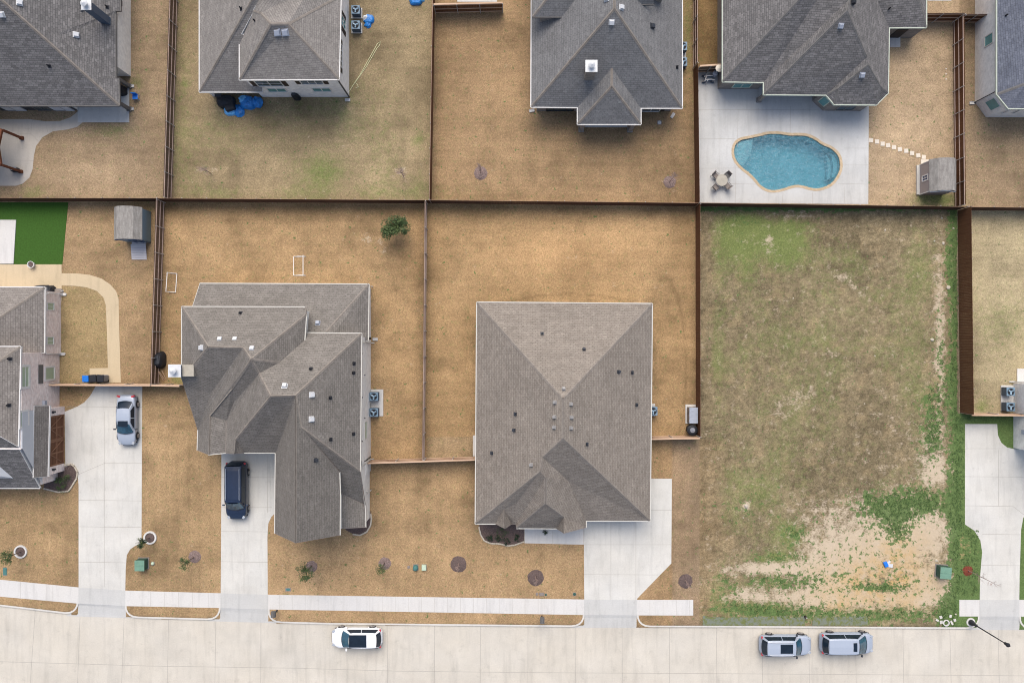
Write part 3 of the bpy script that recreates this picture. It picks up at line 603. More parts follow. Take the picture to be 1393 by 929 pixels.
def vent(house, hit, kind='box', col='metal_white', s=.42):
    c, n = hit; mb = MB(); rz = math.atan2(n.y, n.x)+math.pi/2; tilt = math.acos(max(-1, min(1, n.z)))
    if kind == 'box':
        mb.box(c+n*.03, (s*1.25, s*1.25, .03), rz, tilt); mb.box(c+n*.15, (s, s, .2), rz, tilt, 0, .86); mb.build('roof_vent', M[col], house, bevel=.015)
    else:
        mb.box(c+n*.02, (.3, .3, .03), rz, tilt); mb.lathe(c, [(.07, 0), (.07, .4), (.05, .4), (.05, .2)], 10); mb.build('vent_pipe', M[col], house)
def wp(side, g, x, y):       # point on a vertical wall (ground px g) seen at photo px x, y -> (along, z)
    if side in 'SN':
        z = H*(1-(CY-g)/(CY-y)); return (x-CX)*(H-z)/F, z
    z = H*(1-(g-CX)/(x-CX)); return -(y-CY)*(H-z)/F, z
def window(house, side, g, A, B, pane='glass', trim='white', mull=1, rail=0, sh=None, fw=.08, name='window'):
    a0, z0 = wp(side, g, *A); a1, z1 = wp(side, g, *B); a0, a1 = sorted((a0, a1)); z0, z1 = sorted((z0, z1)); z1 = max(z1, z0+.4)
    G0 = (g-CX)*H/F if side in 'EW' else -(g-CY)*H/F; sg = {'S': -1, 'N': 1, 'E': 1, 'W': -1}[side]
    def bx(mb, u0, u1, w0, w1, t0, t1):
        if side in 'SN': mb.b2(u0, G0+sg*t0, w0, u1, G0+sg*t1, w1)
        else: mb.b2(G0+sg*t0, u0, w0, G0+sg*t1, u1, w1)
    f = MB(); bx(f, a0-fw, a0, z0-fw, z1+fw, -.02, .06); bx(f, a1, a1+fw, z0-fw, z1+fw, -.02, .06); bx(f, a0, a1, z1, z1+fw, -.02, .06); bx(f, a0, a1, z0-fw, z0, -.02, .08)
    for k in range(mull): u = a0+(a1-a0)*(k+1)/(mull+1); bx(f, u-.03, u+.03, z0, z1, -.02, .05)
    for k in range(rail): w_ = z0+(z1-z0)*(k+1)/(rail+1); bx(f, a0, a1, w_-.025, w_+.025, -.02, .045)
    fo = f.build(name, M[trim], house); p = MB(); bx(p, a0, a1, z0, z1, -.01, .025); p.build('pane', M[pane], fo)
    if sh:
        for s0, s1 in ((a0-fw-.42, a0-fw-.02), (a1+fw+.02, a1+fw+.42)):
            q = MB(); bx(q, s0, s1, z0-.05, z1+.05, 0, .05); q.build('shutter', M[sh], house)
def walls(house, polys, mat):
    mb = MB()
    for pts, z1 in polys:
        q = [P(*p) for p in pts]; mb.extr([(v.x, v.y) for v in q], -.05, z1)
    return mb.build('wall', M[mat], house)
def rect(x0, y0, x1, y1): return [(x0, y0), (x1, y0), (x1, y1), (x0, y1)]
def chimney(house, gx, gy, sx, sy, z0, z1, mat, capmat='metal_white', cyl=True):   # gx, gy true ground px of the stack
    c = P(gx, gy); s = MB(); s.box((c.x, c.y, (z0+z1)/2), (sx, sy, z1-z0)); o = s.build('chimney', M[mat], house, bevel=.01)
    k = MB(); k.box((c.x, c.y, z1+.05), (sx+.18, sy+.18, .1)); k.build('chimney_cap', M[capmat], o)
    if cyl: q = MB(); q.lathe((c.x, c.y, z1+.1), [(.16, 0), (.16, .35), (.3, .35), (.3, .42), (.05, .6)], 14); q.build('flue', M['metal_white'], o)
    return o
def post(house, gx, gy, z, mat='br_brown', s=.4, name='porch_column'):
    c = P(gx, gy); mb = MB(); mb.box((c.x, c.y, z/2), (s, s, z)); mb.box((c.x, c.y, .1), (s+.14, s+.14, .22)); mb.build(name, M[mat], house)
def downspout(house, a, b, col='white'):
    mb = MB(); mb.tube([a, (b[0], b[1], a[2]-.3), b, (b[0]+.25, b[1], b[2]-.02)], .05, 6); mb.build('downspout', M[col], house)

# --- house A: top left
c = P(150, 100); hA = thing('house', 'grey shingled house with tall navy metal chimney above the curved patio', 'house', (c.x, c.y, 0))
rA, oA = roof(hA, M['sh_dark'], 2.9, [
 (('S', (0, 143.5)), [(-70, 143.5), (162, 143.5), (-12, -12), (-70, -12)]),
 (('E', (162, 143.5)), [(162, 143.5), (161, 107), (143, 107), (78, 47), (157, 15), (163, 15), (163, -70), (-12, -70), (-12, -12)]),
 (('S', (157, 107), 3.0), [(143, 107), (157, 107), (88, 47), (78, 47)]),
 (('E', (157, 107), 3.0), [(157, 107), (157, 19), (88, 47)]),
 (None, [(78, 47), (88, 47), (157, 19), (157, 15)])], fas='slate')
walls(hA, [(rect(-90, -90, 178, 104), 2.8), (rect(-90, -90, 106, 150), 2.75)], 'br_cream')
for x0 in (20, 84): 
    pass
mbw = MB(); mbw.b2(*P(-90, 150.2)[:2], 0, *(P(106, 150)[:2]), 2.7); mbw.build('wall_panel', M['metal_dark'], hA)
for x0 in (24, 89):
    a = P(x0, 150.6); q = MB(); q.b2(a.x-.9, a.y-.06, 0, a.x+.9, a.y+.05, 2.6); q.build('pier', M['siding'], hA)
for x0 in (3, 52, 72): window(hA, 'S', 150.6, (x0, 149.6), (x0+9, 145.6), 'glass', 'slate')
for gx, gy in ((176.5, 118), (176.5, 149)): post(hA, gx, gy, 2.75, 'slate', .28)
chimney(hA, 169, 48, .68, .68, 2.6, 6.7, 'navy')
for x, y, k, cl in ((26.5, 4.3, 'box', 'metal_white'), (2.8, 20, 'box', 'metal_white'), (103.4, 47.8, 'box', 'metal_white'), (67.2, 90.4, 'pipe', 'black'), (146, 10, 'pipe', 'black')): vent(hA, oA(x, y), k, cl)
q = MB(); d = P(110, 12, 4.6); q.lathe((d.x, d.y, d.z), [(.02, 0), (.3, .12)], 14, cap=False); q.tube([(d.x, d.y, d.z-.6), (d.x, d.y, d.z)], .03); q.build('satellite_dish', M['metal_dark'], hA)
q = MB(); d = P(168, 17); q.box((d.x+.7, d.y, 2.2), (.25, .5, .6)); q.build('wall_lamp_box', M['metal_dark'], hA)

# --- house B: two storeys, white brick
c = P(415, 70); hB = thing('house', 'two storey white brick house with dark shutters and blue tarps at its corner', 'house', (c.x, c.y, 0))
rB, oB = roof(hB, M['sh_warm'], 5.7, [
 (('S', (400, 108.3)), [(326, 108.5), (461, 108), (392, 33), (368, 33)]),
 (('E', (461, 108)), [(461, 108), (463.5, -6), (392, 33)]),
 (None, [(368, 33), (392, 33), (463.5, -6), (440, -45, 7.2), (392, 0, 7.7), (354, 18, 8.3)]),
 (('W', (326, 108.5)), [(326, 108.5), (326, 47), (345, 14), (354, 18, 8.3), (368, 33)]),
 (None, [(345, 14), (354, 18, 8.3), (392, 0, 7.7), (440, -45, 7.2), (385, -60, 9.5), (353, -2, 8.0)])], fas='white', p=.85)
rB2, oB2 = roof(hB, M['sh_warm'], 3.0, [
 (('W', (271.5, 125)), [(271.5, 125), (374, -55), (374, -120), (271.5, -120)]),
 (('S', (271.5, 125)), [(271.5, 125), (357, 125), (345, 50), (328, 47), (347, 12), (385, -55), (374, -55)])], fas='white', p=.8)
walls(hB, [(rect(357, -90, 475, 132.3), 5.55), (rect(296, -90, 357.5, 127), 2.9)], 'br_white')
window(hB, 'S', 132.3, (352.3, 116.7), (379.8, 110), 'glass', 'white', 1, 1, 'dark'); window(hB, 'S', 132.3, (411.3, 114), (437, 109.6), 'glass', 'white', 2, 1, 'dark')
window(hB, 'S', 132.3, (367, 124.6), (386.5, 120.3), 'teal', 'white', 1); window(hB, 'S', 132.3, (427.5, 124), (447.8, 120), 'teal', 'white', 1)
window(hB, 'E', 475, (464, 20), (469.7, 43), 'teal', 'white', 1, 1, 'dark'); window(hB, 'E', 475, (461.8, 58), (465, 93), 'glass', 'white', 3, 0, 'dark')
window(hB, 'S', 127, (315, 127), (326, 124), 'glass', 'white', 1)
q = MB(); d = P(475, 132.3); q.box((d.x+.03, d.y-.03, 2.8), (.1, .1, 5.5)); q.build('downspout', M['metal_dark'], hB)
q = MB(); d = P(293, 129); q.box((d.x, d.y, 1.4), (.4, .4, 2.8)); q.build('porch_column', M['br_white'], hB)
for x, y, k, cl in ((377.1, 44.6, 'box', 'lgrey'), (388, 44.6, 'box', 'lgrey')): vent(hB, oB(x, y), k, cl, .5)
vent(hB, oB(347, 29.5), 'pipe', 'black'); vent(hB, oB(365.5, 2), 'pipe', 'black'); vent(hB, oB2(328, 12.5), 'pipe', 'black')

# --- house C: top, grey roof with covered porch
c = P(825, 80); hC = thing('house', 'grey roofed house with square white chimney cap and small hipped porch', 'house', (c.x, c.y, 0))
rC, oC = roof(hC, M['sh_cool'], 3.1, [
 (('S', (722.7, 145.5)), [(722.7, 145.5), (786, 146), (832.5, 93), (871.5, 147), (927.8, 147), (836, 12)]),
 (('W', (722.7, 145.5)), [(722.7, 145.5), (836, 12), (836, -90), (723.5, -90)]),
 (('E', (927.8, 147)), [(927.8, 147), (927.8, -90), (836, -90), (836, 12)]),
 (('W', (786, 169)), [(786, 146), (786, 169), (832.3, 117.6), (832.5, 93)]),
 (('E', (871.5, 169)), [(871.5, 147), (871.5, 169), (832.3, 117.6), (832.5, 93)]),
 (('S', (786, 169)), [(786, 169), (871.5, 169), (832.3, 117.6)])], fas='white', p=.78)
rC2, oC2 = roof(hC, M['sh_cool'], 5.2, [
 (('S', (725, 23)), [(725, 23), (788, 23), (832, -32), (768, -32)]),
 (('W', (725, 23)), [(725, 23), (768, -32), (768, -90), (725, -90)])], fas='slate', name='upper_roof')
rC3, oC3 = roof(hC, M['sh_cool'], 6.4, [(None, [(864, -16, 7.6), (870, 6, 6.4), (889.5, 5.5, 6.4), (886, -16, 7.6)])], fas='slate', name='dormer_roof')
walls(hC, [(rect(730, -90, 912, 151.5), 3.0), ([(733, -80), (795, -80), (795, 52), (733, 52)], 5.1), ([(867, -20), (886, -20), (886, 34), (867, 34)], 6.3)], 'br_brown')
window(hC, 'S', 151.5, (873.5, 151.2), (898, 148), 'glass', 'white', 1, 0, 'dark'); window(hC, 'S', 151.5, (744, 150.5), (780, 147.6), 'glass', 'dark', 3)
for gx, gy in ((790.5, 176.5), (856.5, 177)): post(hC, gx, gy, 2.9, 'br_brown', .38)
q = MB(); a = P(794, 150); b = P(853, 173.5); q.b2(a.x, a.y, 0, b.x, b.y, .12); q.build('porch_floor', M['deck'], hC)
chimney(hC, 794.5, 125, .86, .86, 4.2, 7.0, 'br_brown')
for x, y, k, cl in ((832, 30.7, 'box', 'metal_white'), (844.8, 10.6, 'box', 'metal_white'), (825.5, -1, 'box', 'metal_white'), (887, 36, 'box', 'metal_dark')): vent(hC, oC(x, y), k, cl, .4)
vent(hC, oC(921, 92), 'pipe', 'black')

# --- house D: pool house
c = P(1100, 60); hD = thing('house', 'house with stepped dark grey hip roof and pale green gutters standing over the pool deck', 'house', (c.x, c.y, 0))
rD, oD = roof(hD, M['sh_dark'], 3.0, [
 (('W', (983.3, 111)), [(983.3, 111), (1087, 0), (1142, -60), (1142, -110), (983.3, -110)]),
 (('S', (983.3, 111)), [(983.3, 111), (1039.3, 112), (1155, 0), (1150, -60), (1142, -60), (1087, 0)]),
 (('W', (1039.3, 128.6)), [(1039.3, 112), (1039.3, 128.6), (1152.5, 15), (1155, 0)]),
 (('S', (1039.3, 128.6)), [(1039.3, 128.6), (1124.4, 129.2), (1179.5, 78), (1152.5, 15)]),
 (None, [(1124.4, 129.2), (1135.2, 142, 3.0), (1140, 121)]),
 (None, [(1124.4, 129.2), (1140, 121), (1181, 88), (1179.5, 78)]),
 (('S', (1135.2, 142)), [(1135.2, 142, 3.0), (1192.2, 142.5), (1198, 118), (1181, 88), (1140, 121)]),
 (None, [(1192.2, 142.5), (1208, 126.6), (1198, 118)]),
 (('E', (1208, 126)), [(1208, 126.6), (1209.5, 37.7), (1193, 0), (1178, -60), (1150, -60), (1155, 0), (1152.5, 15), (1179.5, 78), (1181, 88), (1198, 118)]),
 (('S', (1260, 37.3)), [(1209.5, 37.7), (1260, 37.3), (1240, -40), (1230, -60), (1178, -60), (1193, 0)]),
 (('E', (1260, 37.3)), [(1260, 37.3), (1260, -90), (1230, -60), (1240, -40)])], fas='greenish', cap='cap_dark')
walls(hD, [([(976, -90), (976, 121.5), (1031, 121.5), (1031, 114), (1105, 114), (1105, 138), (1119, 151), (1170, 151.5), (1183, 138), (1183, 52), (1240, 52), (1240, -90)], 2.9)], 'br_brown')
post(hD, 1031.8, 137, 2.85, 'br_brown', .3)
window(hD, 'S', 121.5, (996, 118.6), (1023, 114), 'teal', 'greenish', 1, 0); window(hD, 'S', 151.3, (1136, 149.5), (1166, 144.5), 'glass', 'br_brown', 1)
def diag_window(house, A, B, z0, z1, pane, trim):
    a, b = P(*A), P(*B); d = b-a; n = Vector((d.y, -d.x, 0)).normalized()
    if n.dot(Vector((-a.x, -a.y, 0))) < 0: n = -n
    f = MB(); p_ = MB(); u = d.normalized(); rz = math.atan2(d.y, d.x); c_ = (a+b)/2
    f.box((c_.x, c_.y, (z0+z1)/2), (d.length, .1, z1-z0), rz); p_.box((c_.x+n.x*.05, c_.y+n.y*.05, (z0+z1)/2), (d.length-.18, .04, z1-z0-.18), rz)
    o = f.build('window', M[trim], house); p_.build('pane', M[pane], o)
diag_window(hD, (1108, 140.8), (1116.5, 148.7), .8, 2.4, 'teal', 'greenish')
q = MB(); a = P(1214, 52.2); q.b2(a.x-.5, a.y-.04, .05, a.x+.5, a.y+.05, 2.1); q.build('door', M['dark'], hD)
for x, y in ((1143.8, 35.5), (1172.8, 102.3)): vent(hD, oD(x, y), 'box', 'lgrey', .4)
vent(hD, oD(1208.4, 13.4), 'pipe', 'black'); vent(hD, oD(1160, 3), 'box', 'black', .4)

# --- house E: top right corner
c = P(1370, 60); hE = thing('house', 'pale grey brick house with blue grey shingles in the upper right corner', 'house', (c.x, c.y, 0))
rE, oE = roof(hE, M['sh_blue'], 3.85, [
 (('W', (1356.7, 128.5)), [(1356.7, -90), (1356.7, 128.5), (1396, 114), (1445, 60), (1445, -90)]),
 (('S', (1372, 147.5)), [(1356.7, 128.5, 3.85), (1372, 147.4), (1460, 147.6), (1445, 60), (1396, 114)])], fas='greenish', cap='cap_dark')
walls(hE, [([(1326.5, -90), (1326, 139), (1341, 159.8), (1440, 160), (1440, -90)], 3.8)], 'br_grey')
window(hE, 'W', 1326.2, (1340.5, 64), (1350.5, 45), 'teal', 'cream', 0)
diag_window(hE, (1329.5, 143.8), (1338.5, 156.3), 1.2, 2.7, 'teal', 'white')
window(hE, 'S', 159.8, (1363, 153.5), (1372, 150), 'glass', 'white', 0); window(hE, 'S', 159.8, (1377, 153.5), (1387, 150), 'glass', 'white', 0)
downspout(hE, P(1355.5, 127.5, 3.7), P(1325.6, 139.7, .1), 'metal_dark'); vent(hE, oE(1367, 22.4), 'pipe', 'black')

# --- house F: left, brick with timber garage doors
c = P(60, 540); hF = thing('house', 'pinkish brick two storey house with brown timber garage doors facing the driveway', 'house', (c.x, c.y, 0))
rF, oF = roof(hF, M['sh_grey'], 2.8, [
 (('N', (60.5, 391)), [(60.5, 391), (-90, 391), (-90, 465), (-50, 465)]),
 (('E', (60.3, 480)), [(60.5, 391), (60, 480), (10, 486), (-50, 486), (-50, 465)])], fas='white')
rF2, oF2 = roof(hF, M['sh_grey'], 6.0, [
 (('N', (27.5, 471.8)), [(27.5, 471.8), (-66, 537), (-120, 537), (-120, 471.8)]),
 (('E', (27.5, 471.8)), [(27.5, 471.8), (24, 607), (0, 593), (-66, 560), (-66, 537)])], fas='white', name='upper_roof')
rF3, oF3 = roof(hF, M['sh_dark'], 2.9, [(('S', (54, 663.5)), [(54, 663.5), (24, 607, 6.0), (0, 594), (-66, 560), (-90, 560), (-90, 663.5)])], p=.74, fas='white', name='front_roof')  # darker shingle than its neighbours: shade of this down-facing slope put into the colour
rF4, oF4 = roof(hF, M['sh_grey'], 2.9, [(None, [(66.8, 552, 2.8), (64.5, 647.8, 2.8), (45.6, 649.5, 4.2), (46.8, 552, 4.2)])], fas='white', name='garage_roof')
walls(hF, [(rect(-100, 398, 83, 481), 2.75), (rect(-100, 479, 81, 552.5), 5.9), (rect(-100, 552.5, 80, 600), 5.9), (rect(-100, 600, 79, 652), 2.8)], 'br_pink')
q = MB(); X = P(80.8, 0).x; 
q.b2(X-.2, P(0, 553)[1], 2.9, X+.06, P(0, 599)[1], 5.85); ya, yb = P(0, 599)[1], P(0, 652)[1]
for s in (.06, -.2):
    q.poly([(X+s, ya, 2.8), (X+s, ya, 5.85), (X+s, yb, 2.85)] if s < 0 else [(X+s, yb, 2.85), (X+s, ya, 5.85), (X+s, ya, 2.8)])
q.build('siding_wall', M['siding'], hF)
q = MB(); a, b = P(79, 552.5), P(88, 640); gx = b.x
q.b2(a.x, a.y, 0, gx, P(0, 563)[1], 2.75); q.b2(a.x, P(0, 630)[1], 0, gx, b.y, 2.75); q.b2(a.x, P(0, 563)[1], 2.45, gx, P(0, 630)[1], 2.75); q.build('garage_wall', M['br_pink'], hF)
q = MB(); q.b2(gx-.25, P(0, 563)[1]-.01, 0.02, gx-.1, P(0, 630)[1]+.01, 2.44); gd = q.build('garage_door', M['garage'], hF)
q = MB(); y0, y1 = P(0, 563)[1], P(0, 630)[1]; n_ = 2
for k in range(n_):
    u0, u1 = y0+(y1-y0)*k/n_-.03, y0+(y1-y0)*(k+1)/n_+.03
    for zc in (.08, 1.2, 2.36): q.b2(gx-.11, u0, zc-.07, gx-.05, u1, zc+.07)
    for uc in (u0-.05, (u0+u1)/2, u1+.05): q.b2(gx-.112, uc-.07, .02, gx-.055, uc+.07, 2.42)
    q.tube([(gx-.08, u0, .1), (gx-.08, (u0+u1)/2, 2.3)], .06, 4); q.tube([(gx-.08, u1, .1), (gx-.08, (u0+u1)/2, 2.3)], .06, 4)
q.build('door_bracing', M['bracing'], gd)
for yy in (558, 634):
    d = P(88, yy); q = MB(); q.box((d.x+.08, d.y, 1.9), (.16, .16, .35)); q.lathe((d.x+.09, d.y, 2.07), [(.13, 0), (.02, .12)], 8); q.build('wall_lantern', M['black'], hF)
window(hF, 'E', 83, (64.5, 421), (72.5, 413), 'blind', 'white', 1); window(hF, 'E', 83, (64, 468), (72, 459), 'blind', 'white', 1)
window(hF, 'E', 81, (29.5, 526), (38.5, 499), 'blind', 'white', 0, 1, None, .22); window(hF, 'E', 81, (62, 516), (73, 500), 'blind', 'white', 0, 0, None, .18)
window(hF, 'E', 80.7, (28, 580), (37, 560), 'blind', 'white', 0, 1, None, .22)
q = MB(); a0, z0 = wp('E', 81, 52, 522); a1, z1 = wp('E', 81, 58, 496); q.b2(P(81, 0).x, a0, z0, P(81, 0).x+.06, a1, z1); q.build('shutter', M['slate'], hF)
for s in ((60.8, 400, 84.5), (60.5, 480.5, 83)):
    a = P(s[0]+2, s[1], 2.6); b = P(s[2], s[1]+.5, .1); q = MB(); q.tube([a, (b.x, b.y, 2.3), b, (b.x+.4, b.y, .06)], .06, 6); q.build('downspout', M['white'], hF)
vent(hF, oF2(14, 488), 'pipe', 'black'); vent(hF, oF2(12.5, 551), 'pipe', 'black')
q = MB(); d = P(81, 545); q.box((d.x+.1, d.y, 2.6), (.25, .4, .35)); q.build('meter_box', M['lgrey'], hF)
q = MB(); d = P(4, 645, 4.4); q.box((d.x-1, d.y+.3, d.z-.2), (3, 1.6, 1.2), 0, 0, 0, .4); q.build('dormer', M['siding'], hF)

# --- house G: big brown roofed house, centre left
c = P(400, 520); hG = thing('house', 'large brown roofed house with many roof planes and a cream side wall', 'house', (c.x, c.y, 0))
rG, oG = roof(hG, M['sh_brown'], 2.8, [
 (('N', (272, 386), 2.8, .62), [(272, 386), (501.5, 387), (443, 453, 5.3), (443, 470, 5.3), (405, 470, 5.1), (405, 425, 4.5), (256, 430, 4.4), (262, 417, 4.1)]),
 (None, [(501.5, 387), (500.5, 463, 2.8), (445, 480, 5.3), (443, 470, 5.3), (443, 453, 5.3)])], fas='cream')
T = {'a': (247.5, 417.5, 5.7), 'b': (283, 472, 9.0), 'c': (330.5, 473, 9.0), 'd': (341.5, 489, 9.8), 'e': (416.5, 428, 6.2), 'f': (415, 418, 5.7), 'g': (414, 463, 6.2), 'h': (380, 493, 8.0), 'i': (352.4, 508, 8.9),
     'j': (354.5, 513, 9.2), 'k': (368, 539, 10.3), 'l': (402, 538, 10.3), 'm': (415, 453, 5.7), 'n': (491.6, 453.8, 5.7), 'o': (489.5, 641, 5.7), 'p': (409, 581, 9.8), 'q': (247.5, 515, 5.7), 'r': (250.5, 525, 5.9),
     's': (269.4, 585, 2.9), 't': (287, 534.6, 5.5), 'u': (315, 528.6, 7.1), 'v': (285, 565, 5.3), 'w': (283.5, 618, 5.3), 'x': (268.6, 612, 2.8), 'y': (318, 548, 6.3), 'z': (308, 572, 5.1),
     'A': (307.3, 616.2, 5.7), 'B': (318, 617, 6.5), 'C': (320, 598.6, 6.7), 'D': (332, 615.5, 5.7), 'E': (375, 615.5, 5.7), 'F': (384, 590, 7.4), 'G': (400, 550, 9.5), 'H': (374, 725, 5.7), 'I': (402, 738, 9.8),
     'J': (462, 727.4, 6.1), 'K': (462.5, 672, 6.0), 'M': (309, 573, 4.5), 'N': (309, 615.5, 4.5), 'O': (496.5, 687, 2.9), 'Q': (466, 672.5, 4.0), 'R': (461, 642.9, 5.5), 'L': (461.5, 642.6, 6.0)}
def tf(*names): return [(d_, [T[k] for k in s_]) for d_, s_ in names]
rG2, oG2 = roof(hG, M['sh_brown'], 5.7, tf((None, 'afedcb'), (None, 'abq'), (None, 'bctsrq'), (None, 'cduvwxst'), (None, 'degh'), (None, 'dhi'), (None, 'diyzvu'), (None, 'ijkCBAzy'), (None, 'hgmnlkji'),
   (None, 'CBD'), (None, 'klGFEDC'), (None, 'lGFEHI'), (None, 'nopl'), (None, 'lpLKJI'), (None, 'vzNw'), (None, 'poOQR')), fas='cream', name='upper_roof', gutter=.08, rk='umber')
rG3, oG3 = roof(hG, M['sh_brown'], 2.9, [
 (None, [(465, 672.3, 4.0), (496.5, 687, 2.9), (497, 716.6, 2.8), (465, 718.5, 4.0)])], fas='cream', name='front_roof', gutter=.08, rk='umber')
walls(hG, [(rect(291, 392, 504.5, 462), 2.7), (rect(291, 426, 436, 503), 5.5), (rect(405, 459, 504.5, 622), 5.6), (rect(470, 620, 504.5, 640), 2.75), (rect(347, 520, 405, 601), 5.6), (rect(403, 600, 475, 702), 5.6), (rect(290, 520, 320, 602), 2.7), (rect(470, 636, 503, 704), 2.75)], 'br_cream')
q = MB(); ya = P(0, 702)[1]
q.poly([(P(403, 0).x, ya, 5.5), (P(475, 0).x, ya, 5.6), (P(436, 0).x, ya, 9.0)]); ya = P(0, 602)[1]
xx = P(504.2, 0).x
q.poly([(xx, P(0, 622)[1], 2.7), (xx, P(0, 622)[1], 5.6), (xx, P(0, 690)[1], 2.7)][::-1]); q.build('gable_wall', M['br_cream'], hG)
window(hG, 'E', 504.5, (496, 575), (498.5, 595), 'blind', 'cream', 1, 0, None, .05)
chimney(hG, 282, 500.5, .92, .92, 0, 7.3, 'navy')
q = MB(); a = P(282, 500.5); q.b2(a.x+.5, a.y-.5, 6.0, a.x+1.5, a.y+.5, 7.0); q.build('chimney_cricket', M['tandust'], hG)
for s in ((489.8, 464.5, 5.4, 509), (491, 626, 5.3, 508.5), (500.5, 388, 2.6, 507), (497.5, 668, 2.6, 505)):
    a = P(s[0]+1, s[1], s[2]); b = P(s[3], s[1]-(2 if s[1] > 500 else -2), .1); q = MB(); q.tube([a, (P(505.5, 0).x, b.y, s[2]-.5), (P(505.5, 0).x, b.y, .4), b], .05, 6); q.build('downspout', M['cream'], hG)
for x, y in ((299.3, 462.4), (320, 462.4), (274.8, 473), (343, 475), (387.3, 525.3), (423.8, 537), (423.3, 570)): vent(hG, oG2(x, y), 'box', 'metal_white', .4)
vent(hG, oG(432.3, 439.8), 'box', 'lgrey', .36)
for x, y in ((327.4, 425.7), (423, 501.4), (481.5, 494.4), (481, 507), (449.4, 541), (450, 597.4), (481, 590)): vent(hG, oG2(x, y), 'pipe', 'black')
vent(hG, oG2(429, 625.7), 'box', 'metal_dark', .3)
for k in range(7):
    a0 = P(0, 480+k*28)[1]; q = MB(); q.lathe((P(504.5, 0).x, a0, 4.6-(k % 2)*1.3), [(.06, 0), (.06, .08)], 8, 'X'); q.build('wall_vent', M['metal_dark'], hG)

# --- house H: centre hip roof
c = P(765, 560); hH = thing('house', 'house with broad square tan shingle hip roof and six small vents round its peak', 'house', (c.x, c.y, 0))
rH, oH = roof(hH, M['sh_tan'], 2.8, [
 (('N', (649, 411.8)), [(649, 411.5), (887, 413.5), (766, 543)]),
 (('E', (885.5, 560)), [(887, 413.5), (884, 708), (766, 596), (766, 543)]),
 (('W', (648, 560)), [(649, 411.5), (766, 543), (766, 596), (738, 622), (735, 641), (647, 712)]),
 (('S', (884, 708)), [(766, 596), (884, 708), (797, 708), (774, 655), (738, 622)]),
 (('S', (647, 712)), [(647, 712), (735, 641), (742, 650, 6.6), (702, 685, 4.4), (702, 712.5, 2.9), (696, 712.3), (685, 693), (674, 712.1)]),
 (None, [(674, 712.1), (687, 718.5, 4.0), (685, 693)]), (None, [(685, 693), (687, 718.5, 4.0), (696, 712.3)]),
 (None, [(742, 650, 6.6), (742, 685, 4.9), (703, 718, 3.0), (702, 712.5, 2.9), (702, 685, 4.4)]),
 (None, [(703, 718, 3.0), (757, 718.5, 2.8), (767, 703, 5.1), (742, 685, 4.9)]),
 (None, [(757, 718.5, 2.8), (767, 725, 5.1), (767, 703, 5.1)]),
 (None, [(738, 622), (774, 655), (797, 708), (797, 717, 2.8), (767, 725, 5.1), (767, 703, 5.1), (742, 685, 4.9), (742, 650, 6.6), (735, 641)])], fas='cream', gutter=.09, rk='umber')
walls(hH, [([(655, 419.5), (872.5, 419.5), (872.5, 693.5), (792, 693.5), (792, 700), (707, 700), (707, 694), (655, 694)], 2.7)], 'br_cream')
q = MB(); ya = P(0, 700.5)[1]; q.poly([(P(755, 0).x, ya, 2.6), (P(790, 0).x, ya, 2.6), (P(766, 0).x, ya, 4.1)]); q.build('gable_wall', M['br_cream'], hH)
q = MB(); a = P(800, 693.9); b = P(862, 693.6); q.b2(a.x, a.y-.03, .02, b.x, a.y+.1, 2.3); q.build('garage_door', M['white'], hH)
for x, y in ((755.4, 547), (775.7, 549.5), (755, 567), (776.5, 567.5), (754.6, 581), (776, 582), (766.7, 529.5), (723.3, 632)): vent(hH, oH(x, y), 'box', 'vent_grey', .27)
for x, y in ((794.5, 475.7), (841, 505.5), (699.7, 584.8)): vent(hH, oH(x, y), 'box', 'metal_dark', .24)
for x, y in ((737.5, 453.7), (860, 506.7), (866, 550.5), (701, 563), (669, 616), (798.5, 604)): vent(hH, oH(x, y), 'pipe', 'metal_dark')

# --- house I: right edge
c = P(1400, 565); hI = thing('house', 'pale grey brick house cut off by the right edge above the curved driveway', 'house', (c.x, c.y, 0))
walls(hI, [(rect(1378.5, 521, 1560, 609), 5.7)], 'br_grey')
roof(hI, M['sh_grey'], 5.8, [(('W', (1450, 560)), [(1450, 515), (1450, 625), (1510, 570)]), (('N', (1450, 515)), [(1450, 515), (1510, 570), (1660, 570), (1660, 515)]), (('S', (1450, 625)), [(1450, 625), (1660, 625), (1660, 570), (1510, 570)])])
q = MB(); d = P(1378.5, 585); q.box((d.x-.06, d.y, 1.7), (.15, .4, .6)); q.build('meter_box', M['lgrey'], hI)
q = MB(); d = P(1376, 519); q.tube([(d.x+.4, d.y, 5), (d.x+.2, d.y, .2), (d.x-.3, d.y, .1)], .05); q.build('downspout', M['white'], hI)

